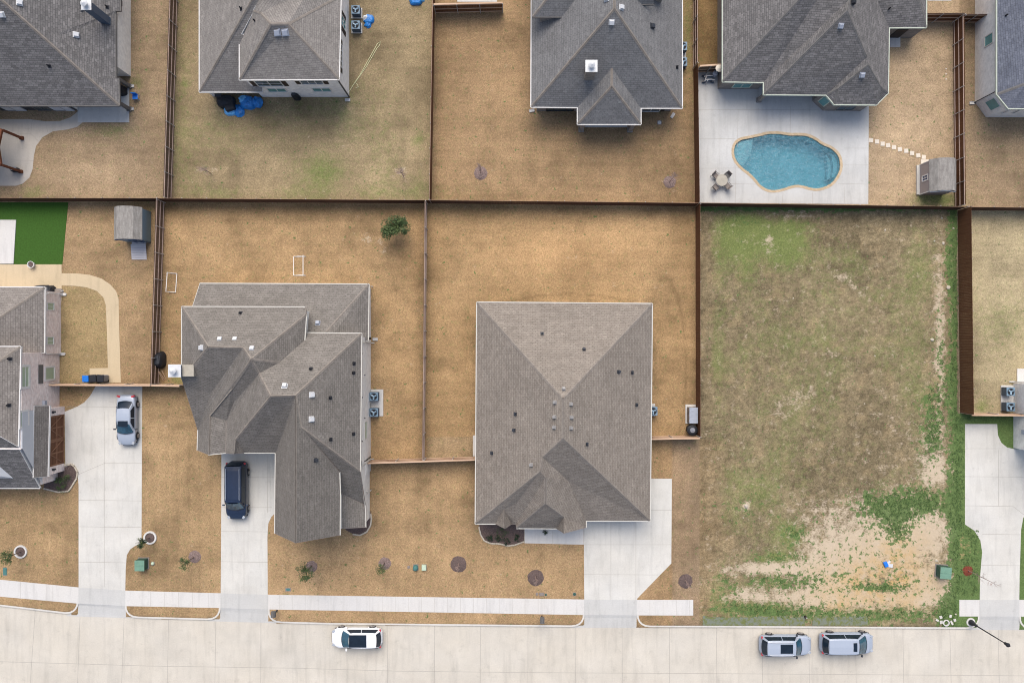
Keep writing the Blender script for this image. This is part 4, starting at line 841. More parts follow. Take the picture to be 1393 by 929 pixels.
# ------------------------------------------------------------------ fences
def fence(label, p0, p1, h=1.86, mat='fence', rails=True, cap=None, group='board fences between the lots', post_mat='galv', rail_n=3):
    a, b = P(*p0), P(*p1); c = (a+b)/2; d = b-a; L = d.length; u = d/L; rz = math.atan2(d.y, d.x); n = Vector((-u.y, u.x, 0))
    if n.dot(-c) < 0: n = -n                       # n points to the middle of the block
    t = thing('board_fence', label, 'fence', (c.x, c.y, 0), 0, group)
    pk = MB(); k = int(L/.15)
    for i in range(k):
        q = a+u*(i+.5)*L/k; hh = h+random.uniform(-.012, .012)
        pk.box((q.x, q.y, hh/2+.02), (L/k*.965, .02, hh), rz+random.uniform(-.02, .02))
    pk.build('pickets', M[mat], t)
    ax = 'rail' if abs(u.y) > abs(u.x) else 'railx'
    if rails:
        for z in ([.25, h*.52, h-.13] if rail_n == 3 else [.3, h-.2]):
            r_ = MB(); q = c+n*.035; r_.box((q.x, q.y, z), (L, .045, .09), rz); r_.build('rail', M[ax], t)
        m_ = max(2, int(round(L/2.35)))
        for i in range(m_+1):
            q = a+u*L*i/m_+n*.085; s = MB(); s.lathe((q.x, q.y, 0), [(.035, 0), (.035, h+.03), (.045, h+.03), (.03, h+.07)], 8); s.build('post', M[post_mat], t)
    else:
        m_ = max(2, int(round(L/2.4)))
        for i in range(m_+1):
            q = a+u*L*i/m_-n*.06; s = MB(); s.lathe((q.x, q.y, 0), [(.03, 0), (.03, h+.03)], 8); s.build('post', M[post_mat], t)
        r_ = MB(); q = c-n*.035; r_.box((q.x, q.y, h-.2), (L, .04, .09), rz); r_.box((q.x, q.y, .3), (L, .04, .09), rz); r_.build('rail', M[ax], t)
    if cap:
        s = MB(); s.box((c.x, c.y, h+.05), (L, .15, .035), rz); s.build('cap_board', M[cap], t)
    return t
fence('dark board fence between the curved patio lawn and the green turf', (-30, 273.8), (224, 274.6), 1.75, 'fence_dk', rails=False)
fence('dark board fence behind the white brick house lawn, above the leafy tree', (224.5, 274.6), (586.5, 277), 1.75, 'fence_dk', rails=False)
fence('dark board fence below the bare lawn with two bare saplings', (587.5, 277), (945.5, 280.8), 1.75, 'fence_dk', rails=False)
fence('dark board fence along the bottom of the pool deck', (946.5, 280.8), (1302, 285.8), 1.75, 'fence_dk', rails=False)
fence('dark board fence at the top of the straw coloured lawn on the right', (1304, 286), (1440, 287.5), 1.75, 'fence_dk', rails=False)
fence('weathered fence with three rails between the patio house and the white brick house', (242.5, -30), (233.6, 273), 1.85, 'fence_old')
fence('thin reddish fence right of the white brick house lawn', (592.2, -30), (587, 276), 1.8, 'fence_red', rails=False)
fence('upper railed part of the fence left of the pool house', (943.6, -30), (943.3, 94), 1.85, 'fence')
fence('brown fence standing between the bare lawn and the pool deck', (943.2, 95), (945.6, 279), 1.85, 'fence_red', rails=False)
fence('railed reddish fence beside the mauve garden shed', (1296.5, 31), (1298.6, 283), 1.85, 'fence_red')
fence('railed fence joining the pool house to the long reddish fence', (1238, 30.5), (1297, 30), 2.0, 'fence')
fence('short brown fence against the pale brick wall in the top right corner', (1298, 31.5), (1327, 31.5), 2.0, 'fence_red')
fence('short fence at the top in front of a pale slab', (592.8, 18.6), (684, 16.4), 2.0, 'fence', cap='railx')
fence('short dark fence at the upper left corner of the pool deck', (945.5, 99.6), (975.5, 97.6), 1.9, 'fence_old', cap='railx')
fence('old fence with three pale rails beside the blue shed', (224, 276), (216.3, 521.5), 1.85, 'fence_old')
fence('thin fence between the two centre back lawns', (580.6, 278), (577.3, 622.5), 1.85, 'fence_old')
fence('brown fence on the left edge of the vacant lot', (946.2, 282), (946.6, 591.5), 1.85, 'fence_red', rails=False)
fence('tall clean reddish brown fence on the right edge of the vacant lot', (1302.6, 286.5), (1306, 561), 2.25, 'fence_red', rails=False)
fence('low pale topped fence above the parked silver saloon', (82, 522.2), (216, 522.8), 1.8, 'fence_old', cap='railx')
fence('pale topped fence stub beside the navy chimney', (217, 522.8), (255, 523.6), 1.8, 'fence_old', cap='railx')
fence('short pale topped fence joining the two centre houses', (504.8, 625.8), (655, 621), 1.85, 'fence', cap='railx')
fence('short railed fence with gate beside the grey cabinet and round black bin', (873, 594), (946, 592.6), 1.85, 'fence', cap='railx')
fence('pale topped fence above the curved driveway on the right', (1306.5, 562), (1378, 562.6), 1.8, 'fence', cap='railx')

# ------------------------------------------------------------------ cars (built along +X, front at +X, wheels on z = 0)
def loft(rings, close=True):
    mb = MB(); k = len(rings[0]); ids = [mb.add(r) for r in rings]
    for i in range(len(rings)-1):
        for j in range(k-1):
            mb.f.append((ids[i]+j, ids[i+1]+j, ids[i+1]+j+1, ids[i]+j+1))
    mb.f.append(tuple(ids[0]+j for j in range(k))); mb.f.append(tuple(ids[-1]+j for j in reversed(range(k))))
    return mb
def car(label, gx, gy, ang, L, W, Ht, paint, kind, group=None, sunroof=None, hood=.26, wsl=.17, rgl=.12, deck=.0, rails=False, belt=.95, sunblack='cglass', cat='car', name='parked_car'):
    c = P(gx, gy, -.12 if gy > 850 else .012); t = thing(name, label, cat, (0, 0, 0), 0, group); w_ = W/2
    r_ = lambda f: -L/2+f*L
    # lower body: stations rear to front
    bz = belt
    prof = [(0, .66, .60), (.01, .80, .78), (.045, .93, .93 if deck == 0 else .90), (.16, .99, bz+.01), (.35, 1, bz+.02), (.6, 1, bz), (1-hood, .995, bz-.02), (1-hood*.5, .975, bz-.10), (1-.08, .90, bz-.19), (1-.03, .76, bz-.29), (1-.008, .60, bz-.37), (1, .45, bz-.48)]
    rings = []
    for f, wf, z in prof:
        x = r_(f); W_ = w_*wf; rings.append([(x, -W_*.93, .24), (x, -W_*1.0, .42), (x, -W_, z*.70), (x, -W_*.965, z-.05), (x, -W_*.86, z+.01), (x, -W_*.45, z+.035), (x, 0, z+.045), (x, W_*.45, z+.035), (x, W_*.86, z+.01), (x, W_*.965, z-.05), (x, W_, z*.70), (x, W_*1.0, .42), (x, W_*.93, .24)])
    loft(rings).build('body', M[paint], t, smooth=True, sub=1)
    # cabin
    x_ws, x_rf = r_(1-hood), r_(1-hood-wsl); x_rr, x_rg = r_(deck+rgl), r_(deck+.015)
    rw, bw = w_*.74, w_*.93; rz_, bz_ = Ht, bz-.03
    if kind == 'sedan': rw = w_*.70
    st_ = [(x_rg, bw*.86, bz_, bz_+.03), (x_rr-.05, rw*.97, None, rz_-.05), (x_rr+.35, rw, None, rz_-.01), ((x_rr+x_rf)/2, rw*1.02, None, rz_), (x_rf-.3, rw, None, rz_-.015), (x_rf, rw*.95, None, rz_-.06), (x_ws, bw*.93, bz_, bz_+.04)]
    rings = []
    for x, hw, _, zt in st_:
        lowish = zt < bz_+.1; b_ = bw if not lowish else hw
        rings.append([(x, -b_, bz_-.08), (x, -(b_*.35+hw*.65) if not lowish else -b_, bz_+(zt-bz_)*.7), (x, -hw, zt-.035), (x, -hw*.88, zt), (x, 0, zt+.03), (x, hw*.88, zt), (x, hw, zt-.035), (x, (b_*.35+hw*.65) if not lowish else b_, bz_+(zt-bz_)*.7), (x, b_, bz_-.08)])
    loft(rings).build('cabin', M[paint], t, smooth=False, bevel=.03)
    def panel(name, q, mat, off=.02, par=t):
        q = [Vector(v) for v in q]; n = (q[1]-q[0]).cross(q[2]-q[1]).normalized(); ce = sum(q, Vector())/4
        if n.dot(ce-Vector((0, 0, .6))) < 0: n = -n; q = q[::-1]
        mb = MB(); lo = [v-n*.02 for v in q]; hi = [v+n*off for v in q]; i = mb.add(lo+hi); mb.f.append((i+4, i+5, i+6, i+7))
        for k in range(4): mb.f.append((i+k, i+(k+1) % 4, i+4+(k+1) % 4, i+4+k))
        return mb.build(name, M[mat], par)
    zt_f = rz_-.06; zt_r = rz_-.05
    def lerp(a, b, s): return a+(b-a)*s
    xa, xb = lerp(x_ws, x_rf, .06), lerp(x_ws, x_rf, .97); za, zb = lerp(bz_+.04, zt_f, .06), lerp(bz_+.04, zt_f, .97)
    def bowed(name, xa, xb, wa, wb, za, zb, bow, mat):
        mb = MB(); k = 9; A_ = []; B_ = []
        for j in range(k):
            t_ = -1+2*j/(k-1); cu = (1-t_*t_)*bow; A_.append(Vector((xa+cu, t_*wa, za+abs(bow)*.12*(1-t_*t_)+.03))); B_.append(Vector((xb+cu*.7, t_*wb, zb+.035*(1-t_*t_)+.035)))
        ia = mb.add(A_); ib = mb.add(B_); lo = mb.add([v-Vector((0, 0, .05)) for v in A_]); lo2 = mb.add([v-Vector((0, 0, .05)) for v in B_])
        for j in range(k-1):
            f_ = (ia+j, ia+j+1, ib+j+1, ib+j); mb.f.append(f_ if bow > 0 else f_[::-1]); mb.f.append((lo+j, lo+j+1, ia+j+1, ia+j)); mb.f.append((lo2+j+1, lo2+j, ib+j, ib+j+1))
        mb.f.append((ia, ib, lo2, lo)); mb.f.append((ia+k-1, lo+k-1, lo2+k-1, ib+k-1))
        return mb.build(name, M[mat], t, smooth=False)
    bowed('windscreen', xa+.02, xb, bw*.90, rw*.86, za, zb, .16, 'cglassb')
    q = MB(); q.tube([(xa+.05+.16*(1-s*s), s*bw*.88, za+.03-.012*s*s) for s in np.linspace(-1, 1, 9)], .03, 4); q.build('wiper_cowl', M['metal_dark'], t)
    q = MB(); q.tube([(xa+.05, -.35, za+.09), (xa-.1, .3, za+.19)], .012, 4); q.tube([(xa+.08, .25, za+.08), (xa-.08, bw*.7, za+.15)], .012, 4); q.build('wiper', M['black'], t)
    xa, xb = lerp(x_rg, x_rr-.05, .10), lerp(x_rg, x_rr-.05, .93); za, zb = lerp(bz_+.03, zt_r, .12), lerp(bz_+.03, zt_r, .95)
    bowed('rear_window', xa, xb, bw*.80, rw*.86, za, zb, -.12, 'cglass')
    zlo, zhi = bz_+.05, rz_-.13; f_ = (zhi-bz_)/(rz_-bz_); hw_lo, hw_hi = bw*.985, lerp(bw, rw, .86)
    for s in (-1, 1):
        if kind == 'sedan': xs_ = (x_rg+.45, x_ws-.35, x_rf-.12, x_rr+.10)
        else: xs_ = (x_rg+.22, x_ws-.35, x_rf-.05, x_rr+.0)
        q = [(xs_[0], s*(hw_lo+.0), zlo), (xs_[1], s*(hw_lo), zlo), (xs_[2], s*hw_hi, zhi), (xs_[3], s*hw_hi, zhi)]
        panel('side_window', q, 'cglass', .035)
        p2 = MB(); xm = (xs_[1]+xs_[0])/2+.1; p2.tube([(xm, s*(hw_lo+.03), zlo-.02), (xm-.05, s*(hw_hi+.03), zhi+.02)], .035, 4); p2.build('door_pillar', M[paint if paint != 'navycar' else 'metal_dark'], t)
    if sunroof:
        f0, f1, hw = sunroof; x0, x1 = r_(f0), r_(f1); q = MB(); q.box(((x0+x1)/2, 0, rz_+.02), (abs(x1-x0), hw*2, .05)); q.build('sunroof', M[sunblack], t, bevel=.015)
    if rails:
        for s in (-1, 1): q = MB(); q.tube([(x_rr+.15, s*rw*.84, rz_+.01), (x_rr+.3, s*rw*.86, rz_+.085), (x_rf-.35, s*rw*.86, rz_+.075), (x_rf-.2, s*rw*.84, rz_+.0)], .028, 6); q.build('roof_rail', M['metal_white' if paint != 'navycar' else 'silver'], t)
    for s in (-1, 1):
        q = MB(); q.box((x_ws-.28, s*(w_+.10), bz+.02), (.14, .24, .16), .0); q.build('wing_mirror', M['metal_dark' if paint == 'silver' else paint], t, bevel=.03)
        q = MB(); q.box((r_(.955), s*w_*.70, bz-.22), (.26, .22, .10), -s*.5); q.build('headlight', M['lamp'], t, bevel=.02)
        q = MB(); q.box((r_(.028), s*w_*.76, bz-.10), (.16, .32, .22), s*.25); q.build('tail_light', M['red'], t, bevel=.02)
        for fx in (.195, .815):
            x = r_(fx); y0 = s*(w_-.20); q = MB(); q.lathe((x, y0, .33), [(.2, -.1), (.31, -.11), (.335, -.07), (.335, .17), (.31, .22), (.19, .225)] if s > 0 else [(.19, -.225), (.31, -.22), (.335, -.17), (.335, .07), (.31, .11), (.2, .1)], 20, 'Y')
            wo = q.build('wheel', M['tyre'], t, smooth=False)
            q = MB(); q.lathe((x, y0+s*.228, .33), [(.21, -.012), (.21, .012)], 16, 'Y')
            for k in range(5): a_ = k*2*math.pi/5; q.box((x+.11*math.cos(a_), y0+s*.245, .33+.11*math.sin(a_)), (.2, .02, .05), 0, 0, -a_)
            q.build('rim', M['rim'], wo)
            ar = MB(); pts_ = [(x+.40*math.cos(a_), s*(w_*.992), .33+.40*math.sin(a_)) for a_ in np.linspace(.15, math.pi-.15, 9)]; ar.tube(pts_, .035, 4); ar.build('wheel_arch', M['metal_dark' if paint in ('silver', 'navycar') else 'whitecar'], t)
    q = MB(); q.box((r_(.0)+.02, 0, .42), (.1, W*.62, .26)); q.build('rear_bumper', M['lgrey' if paint == 'silver' else paint], t, bevel=.03)
    q = MB(); q.box((r_(1)-.03, 0, .40), (.1, W*.5, .24)); q.build('grille', M['black'], t, bevel=.02)
    q = MB(); q.box((0, 0, .26), (L*.9, W*.86, .16)); q.build('underbody', M['black'], t)
    t.location = c; t.rotation_euler = (0, 0, R(ang)); return t
car('silver saloon car parked beside the left fence on the wide driveway', 177, 570.5, -90, 4.8, 1.80, 1.45, 'silver', 'sedan', None, (.50, .61, .46), hood=.27, wsl=.17, rgl=.17, deck=.11, belt=.92, sunblack='cglass')
car('midnight blue van with roof rails parked between the wings of the brown roofed house', 325.8, 665.3, -90, 5.45, 2.0, 1.9, 'navycar', 'suv', None, None, hood=.215, wsl=.12, rgl=.06, rails=True, belt=1.12)
car('white hatchback with a wide dark glass roof parked on the street', 487, 863.5, 180, 4.75, 1.84, 1.55, 'whitecar', 'suv', None, (.27, .615, .58), hood=.25, wsl=.145, rgl=.10, belt=.96)
car('silver estate car with square dark sunroof, left of the two by the vacant lot', 1065.5, 873.2, 0, 4.85, 1.9, 1.68, 'silver', 'suv', 'silver cars parked in the street', (.33, .57, .42), hood=.25, wsl=.12, rgl=.10, rails=True, belt=1.02)
car('silver people carrier with small dark sunroof, right of two by the vacant lot', 1148, 870.6, 0, 5.0, 1.95, 1.74, 'silver', 'suv', 'silver cars parked in the street', (.535, .605, .40), hood=.19, wsl=.17, rgl=.10, belt=1.02)

# ------------------------------------------------------------------ air conditioners
def ac_proto():
    t = thing('air_conditioner', 'x', 'air conditioner', (0, 0, 0), 0, 'outdoor air conditioning units')
    q = MB(); q.box((0, 0, .42), (.78, .78, .8)); 
    for k in range(7): q.box((0, 0, .12+k*.1), (.80, .80, .02))
    q.build('casing', M['acbody'], t, bevel=.02)
    q = MB(); q.box((0, 0, .84), (.8, .8, .05)); q.build('lid', M['acring'], t, bevel=.02)
    q = MB(); q.lathe((0, 0, .87), [(.31, 0), (.31, .02), (.33, .02), (.33, 0)], 20, cap=False)
    for r_ in (.12, .2, .27): q.tube([(r_*math.cos(a), r_*math.sin(a), .90) for a in np.linspace(0, 2*math.pi, 17)], .008, 4)
    for k in range(8): a = k*math.pi/4; q.tube([(.04*math.cos(a), .04*math.sin(a), .9), (.31*math.cos(a), .31*math.sin(a), .89)], .008, 4)
    q.build('fan_grille', M['metal_dark'], t)
    q = MB(); q.lathe((0, 0, .865), [(.3, 0), (.3, .006)], 20); q.build('fan_well', M['black'], t)
    q = MB(); q.lathe((0, 0, .872), [(.09, 0), (.07, .03)], 10)
    for k in range(3): a = k*2*math.pi/3+.4; q.box((.17*math.cos(a), .17*math.sin(a), .885), (.22, .15, .012), a, .3)
    q.build('fan', M['acfan'], t); return t
acp = ac_proto(); first = True
for gx, gy, lab in ((486, 18.5, 'upper condenser unit beside the white brick wall, next to crumpled tarp'), (486, 39, 'lower condenser unit beside the white brick wall, next to crumpled tarp'), (510.5, 538.5, 'upper of two condenser units on a pale pad by the cream wall'), (510.5, 560, 'lower of two condenser units on a pale pad by the cream wall'),
                    (926.5, 67.5, 'upper condenser unit half under the eave between grey roof and fence'), (926.5, 88.5, 'lower condenser unit half under the eave between grey roof and fence'), (886.5, 558.2, 'condenser unit peeping out from under the broad tan hip roof'), (1367.5, 532, 'upper of two dark condenser units on the pad at the right edge'), (1367.5, 552.5, 'lower of two dark condenser units on the pad at the right edge')):
    c = P(gx, gy, .1)
    if first: acp.location = c; acp['label'] = lab; first = False
    else: dup(acp, c, 0, lab)
def pad(x0, y0, x1, y1, lab, h=.1):
    a, b = P(x0, y0), P(x1, y1); q = MB(); q.b2(a.x, a.y, 0, b.x, b.y, h); return tag(q.build('concrete_pad', M['walk'], bevel=.01), lab, 'concrete pad', 'equipment pads')
pad(478, 12, 493, 26, 'small pale pad under the upper unit by the white brick wall'); pad(478, 32, 493, 46, 'small pale pad under the lower unit by the white brick wall')
pad(504.8, 529.5, 521.5, 565.8, 'long pale pad under two units by the cream wall'); pad(914, 62, 933, 94, 'pad under the units beside the grey roofed house'); pad(877, 549, 891, 566, 'pad at the eave of the broad tan hip roof')
pad(1361, 524, 1378.2, 558.8, 'pale pad under the two dark units at the right edge'); pad(932.2, 550, 946, 576, 'pale pad under the grey cabinet'); pad(1383, 501.5, 1460, 520.5, 'white slab at the right edge above the grey brick wall')
pad(643.5, 592, 656, 620, 'narrow white slab at the left eave of the broad tan hip roof', .3)

# ------------------------------------------------------------------ sheds
def shed_roof_mat():
    m, nt, b = newmat('aged_shed_shingle', .95, .1); f = noise(nt, pos(nt, 5, .9, 1), 1.1, 5, .7); g_ = noise(nt, pos(nt), 6, 3)
    c = mix(nt, mrange(nt, f, .35, .65, 0, 1), (.20, .185, .17), (.31, .295, .27)); nt.links.new(scalec(nt, c, mrange(nt, g_, .3, .7, .88, 1.12)), b.inputs['Base Color']); return m
M['shedroof'] = shed_roof_mat()
def shed(label, x0, x1, y0, y1, wall, side, ze=2.15, zr=3.0, xr=None):   # px at eave height; ridge px
    A, B = P(x0, y0, ze), P(x1, y1, ze); xm = (A.x+B.x)/2; c = P((x0+x1)/2, (y0+y1)/2)
    t = thing('garden_shed', label, 'shed', (xm, (A.y+B.y)/2, 0)); yt, yb = A.y, B.y
    w_ = MB(); w_.b2(A.x+.1, yb+.08, .08, B.x-.1, yt-.08, ze)
    for y in (yb+.08, yt-.08): q = [(A.x+.1, y, ze), (B.x-.1, y, ze), (xm+.5, y, zr-.12), (xm, y, zr-.03), (xm-.5, y, zr-.12)]; w_.poly(q if y == yb+.08 else q[::-1])
    w_.build('wall', M[wall], t)
    r_ = MB(); xs_ = [A.x-.02, (A.x+xm)/2-.12, xm, (B.x+xm)/2+.12, B.x+.02]; zs = [ze, zr-.22, zr, zr-.22, ze]
    for dz in (0, -.06):
        for i in range(4):
            q = [(xs_[i], yb, zs[i]+dz), (xs_[i+1], yb, zs[i+1]+dz), (xs_[i+1], yt, zs[i+1]+dz), (xs_[i], yt, zs[i]+dz)]; r_.poly(q if dz == 0 else q[::-1])
    for i in range(4):
        for y in (yb, yt): r_.poly([(xs_[i], y, zs[i]), (xs_[i+1], y, zs[i+1]), (xs_[i+1], y, zs[i+1]-.06), (xs_[i], y, zs[i]-.06)])
    r_.build('roof', M['shedroof'], t)
    for y in (yb-.01,):
        q = MB(); q.tube([(A.x+.05, y, ze-.05), (xm, y, zr-.12), (B.x-.05, y, ze-.05)], .05, 4); q.build('barge_board', M['navy_trim' if wall == 'shed_blue' else 'white'], t)
    return t, A, B, xm, yt, yb
s1, A, B, xm, yt, yb = shed('blue walled garden shed with a pale boarded ramp beside the old railed fence', 155.5, 193, 282, 326.5, 'shed_blue', 'E')
q = MB(); q.b2(xm-.1, yb-.0, .1, xm+1.15, yb+.06, 1.9); d_ = q.build('door', M['shed_blue'], s1)
for dx in (-.1, .52, 1.1):
    q = MB(); q.b2(xm+dx-.03, yb-.03, .1, xm+dx+.05, yb, 1.95); q.build('door_trim', M['navy_trim'], s1)
for k in range(4): q = MB(); q.tube([(xm-.1+.3*k, yb-.05, 1.2+.35*(k % 2)), (xm+.2+.3*k, yb-.05, 1.55-.35*(k % 2))], .04, 4); q.build('cross_brace', M['navy_trim'], s1)
a, b = P(179.5, 333), P(200, 353.5); rp_ = MB()
for k in range(9):
    y0 = a.y+(b.y-a.y)*k/9; y1 = a.y+(b.y-a.y)*(k+.92)/9; z = .22*(1-k/9)+.02; rp_.b2(a.x, y0, z-.03, b.x, y1, z+.02)
rp_.b2(a.x+.05, a.y+.5, 0, b.x-.05, a.y-.02, .16); rp_.build('ramp', M['ramp'], s1)
s2, A, B, xm, yt, yb = shed('mauve garden shed with small white window by the reddish fence and stepping stones', 1264.5, 1300.5, 217, 261, 'shed_mauve', 'W')
gpx = CX+(A.x+.1)*F/H
window(s2, 'W', gpx, (1255.6, 246.5), (1262, 238), 'navy_trim', 'white', 1, 1, None, .1)
q = MB(); q.b2(A.x-.18, yb+.1, 0, A.x+.09, yt-.1, .22); q.build('base_plank', M['cream'], s2)
for y in (yb+.09, yt-.09): q = MB(); q.b2(A.x+.06, y-.04, .1, A.x+.13, y+.04, 2.1); q.build('corner_board', M['white'], s2)

# ------------------------------------------------------------------ trees and shrubs
def leaf_cloud(mb, c, rx, ry, rz, n, s, rnd, clumps=9, squash=1):
    cs = []
    for _ in range(clumps):
        v = Vector((rnd.gauss(0, 1), rnd.gauss(0, 1), rnd.gauss(0, .8))); v = v.normalized()*rnd.uniform(.35, .85); cs.append((Vector((v.x*rx, v.y*ry, v.z*rz)), rnd.uniform(.22, .48)))
    for i in range(n):
        cc, cr = cs[rnd.randrange(clumps)]; v = Vector((rnd.gauss(0, 1), rnd.gauss(0, 1), rnd.gauss(0, 1))).normalized()*rnd.random()**.4
        p = Vector(c)+cc+Vector((v.x*rx*cr, v.y*ry*cr, v.z*rz*cr)); a = Vector((rnd.gauss(0, 1), rnd.gauss(0, 1), rnd.gauss(0, .6))).normalized(); b_ = a.cross(Vector((rnd.gauss(0, 1), rnd.gauss(0, 1), rnd.gauss(0, 1)))).normalized()
        l = s*rnd.uniform(.6, 1.4); wd = l*.38; mb.poly([p-a*l/2, p+b_*wd/2, p+a*l/2, p-b_*wd/2])
def leafy(label, gx, gy, h, r, n=900, mat='leaf', seed=1, cat='tree', ls=.13, kind='leafy_tree', trunk_r=.06, group=None, mat2='leaf2'):
    rnd = random.Random(seed); c = P(gx, gy); t = thing(kind, label, cat, (c.x, c.y, 0), 0, group)
    tm = MB(); zc = h-r*.9; tm.tube([(c.x, c.y, 0), (c.x+.03, c.y+.02, zc*.5), (c.x, c.y, zc)], [trunk_r, trunk_r*.8, trunk_r*.6], 7)
    for k in range(7):
        a = k*2.4+rnd.random(); e = rnd.uniform(.5, .9); tm.tube([(c.x, c.y, zc*.7+.05*k), (c.x+r*.45*math.cos(a), c.y+r*.45*math.sin(a), zc+.1), (c.x+r*e*math.cos(a), c.y+r*e*math.sin(a), zc+r*rnd.uniform(.0, .6))], [trunk_r*.5, trunk_r*.3, .01], 5)
    tm.build('trunk', M['bark'], t); m1 = MB(); leaf_cloud(m1, (c.x, c.y, zc+r*.2), r, r*.95, r*.85, n, ls, rnd, 13); cr = m1.build('crown', M[mat], t)
    m2 = MB(); leaf_cloud(m2, (c.x, c.y, zc+r*.35), r*.95, r, r*.8, n//3, ls, rnd, 9); m2.build('young_leaves', M[mat2], cr); return t
def shrub(label, gx, gy, r, mat='leaf_d', seed=1, n=350, group='shrubs in the planting beds'):
    rnd = random.Random(seed); c = P(gx, gy); t = thing('shrub', label, 'shrub', (c.x, c.y, 0), 0, group)
    s = MB(); 
    for k in range(5): a = k*1.3; s.tube([(c.x, c.y, 0), (c.x+r*.4*math.cos(a), c.y+r*.4*math.sin(a), r)], .015, 4)
    s.build('stems', M['bark'], t); m_ = MB(); leaf_cloud(m_, (c.x, c.y, r*.75), r, r, r*.7, n, .085, rnd, 12); m_.build('foliage', M[mat], t)
def sapling(label, gx, gy, h, spread, seed=1, mat='twig', group='bare young trees', r0=.045, nb=16):
    rnd = random.Random(seed); c = P(gx, gy); t = thing('bare_sapling', label, 'tree', (c.x, c.y, 0), 0, group); m_ = MB(); m_.tube([(c.x, c.y, 0), (c.x+.03, c.y, h*.5), (c.x, c.y+.03, h)], [r0, r0*.6, .008], 6); m_.build('trunk', M[mat], t)
    b_ = MB()
    for k in range(nb):
        z = h*rnd.uniform(.3, .9); a = rnd.uniform(0, 6.28); l = spread*rnd.uniform(.5, 1)*(1.1-z/h*.6); p0 = Vector((c.x, c.y, z)); p1 = p0+Vector((l*.6*math.cos(a), l*.6*math.sin(a), l*.5)); p2 = p0+Vector((l*math.cos(a+.2), l*math.sin(a+.2), l*.9)); b_.tube([p0, p1, p2], [.014, .01, .004], 4)
        for j in range(3): q0 = p0.lerp(p1, .5+.2*j); a2 = a+rnd.choice((-1, 1))*.8; b_.tube([q0, q0+Vector((l*.4*math.cos(a2), l*.4*math.sin(a2), l*.3))], [.008, .003], 3)
    b_.build('branches', M[mat], t)
def mulch_ring(label, gx, gy, r, mat='mulch_grey', edge=None, group='mulch circles round young trees', seed=1):
    rnd = random.Random(seed); c = P(gx, gy); m_ = MB(); t = thing('mulch_circle', label, 'mulch bed', (c.x, c.y, 0), 0, group)
    n = 22; rr = [r*rnd.uniform(.93, 1.05) for _ in range(n)]; o_ = [(c.x+rr[k]*math.cos(2*math.pi*k/n), c.y+rr[k]*math.sin(2*math.pi*k/n), .005) for k in range(n)]; i_ = [(c.x+(p[0]-c.x)*.55, c.y+(p[1]-c.y)*.55, .07) for p in o_]
    a = m_.add(o_); b_ = m_.add(i_)
    for k in range(n): m_.f.append((a+k, a+(k+1) % n, b_+(k+1) % n, b_+k))
    m_.f.append(tuple(b_+k for k in range(n)))
    for k in range(int(90*r/.7)):
        a_ = rnd.uniform(0, 6.28); q_ = r*rnd.random()**.5*.97; m_.box((c.x+q_*math.cos(a_), c.y+q_*math.sin(a_), .07-.06*(q_/r)**2+.01), (rnd.uniform(.05, .12), .035, .03), rnd.uniform(0, 3), rnd.uniform(-.4, .4))
    m_.build('mulch', M[mat], t)
    if edge: e_ = MB(); e_.lathe((c.x, c.y, 0), [(r*1.0, 0), (r*1.0, .13), (r*1.32, .13), (r*1.34, 0)], 26, cap=False); e_.build('ring_edging', M[edge], t)
leafy('round leafy green tree standing on the back lawn near the thin fence', 541, 312.5, 3.0, 1.4, 2600, 'leaf', 23, ls=.18, trunk_r=.08)
leafy('small leafy tree in the mulch circle nearest the dark van driveway', 424, 769, 3.1, .95, 750, 'leaf', 5, ls=.14); leafy('small thin leafy tree in the second mulch circle from the left kerb driveway', 523, 765.5, 2.6, .6, 240, 'leaf2', 6, ls=.13)
leafy('small leafy tree in the mulch circle between the two left driveways', 264, 757.5, 2.9, .75, 380, 'leaf', 7, ls=.13); leafy('small leafy tree at the white ringed planter beside the driveway', 203.5, 731, 2.2, .55, 420, 'leaf_d', 8, ls=.13); leafy('small leafy tree at the white ringed planter on the far left lawn', 28.5, 750, 2.6, .8, 650, 'leaf', 9, ls=.13)
for gx, gy, r, mt, e, lab in ((424, 770, .55, 'mulch_grey', None, 'mulch circle under the bushiest small tree'), (523.5, 766, .6, 'mulch_grey', None, 'mulch circle under the thin green tree'), (624, 767, .78, 'mulch', None, 'dark mulch circle right of the pale meter lids'), (728.5, 785.5, .78, 'mulch', None, 'dark mulch circle in front of the broad tan roof'),
    (932.3, 790, .7, 'mulch', None, 'dark mulch circle near the sidewalk end by the vacant lot'), (265, 757, .6, 'mulch_grey', None, 'mulch circle between the two left driveways'), (28.5, 750, .47, 'mulch', 'walk', 'white ringed dark mulch planter on the far left lawn'), (204.5, 731, .47, 'mulch', 'walk', 'white ringed dark mulch planter beside the driveway'), (1316.5, 776, .5, 'mulch_red', None, 'red mulch circle beside the right driveway')):
    mulch_ring(lab, gx, gy, r, mt, e, seed=int(gx))
for gx, gy, h, s, lab in ((624, 766, 2.4, .45, 'bare sapling in the dark mulch circle right of the pale meter lids'), (728.5, 784, 2.6, .45, 'bare sapling in the dark mulch circle before the broad tan roof'), (932, 789, 2.4, .45, 'bare sapling in the mulch circle near the sidewalk end'), (1316.5, 775.5, 5.2, .9, 'tall bare young tree leaning over the right driveway'),
    (654, 235.5, 3.0, .95, 'left one of two bare pinkish saplings on the empty lawn'), (911, 247, 3.0, .85, 'right one of two bare pinkish saplings on the empty lawn'), (287, 236, 2.6, .95, 'bare sapling at the lower left of the white brick house lawn'), (549, 240, 2.6, .9, 'bare sapling at the lower right of the white brick house lawn')):
    sapling(lab, gx, gy, h, s, int(gx), nb=22 if gy < 300 else 14)
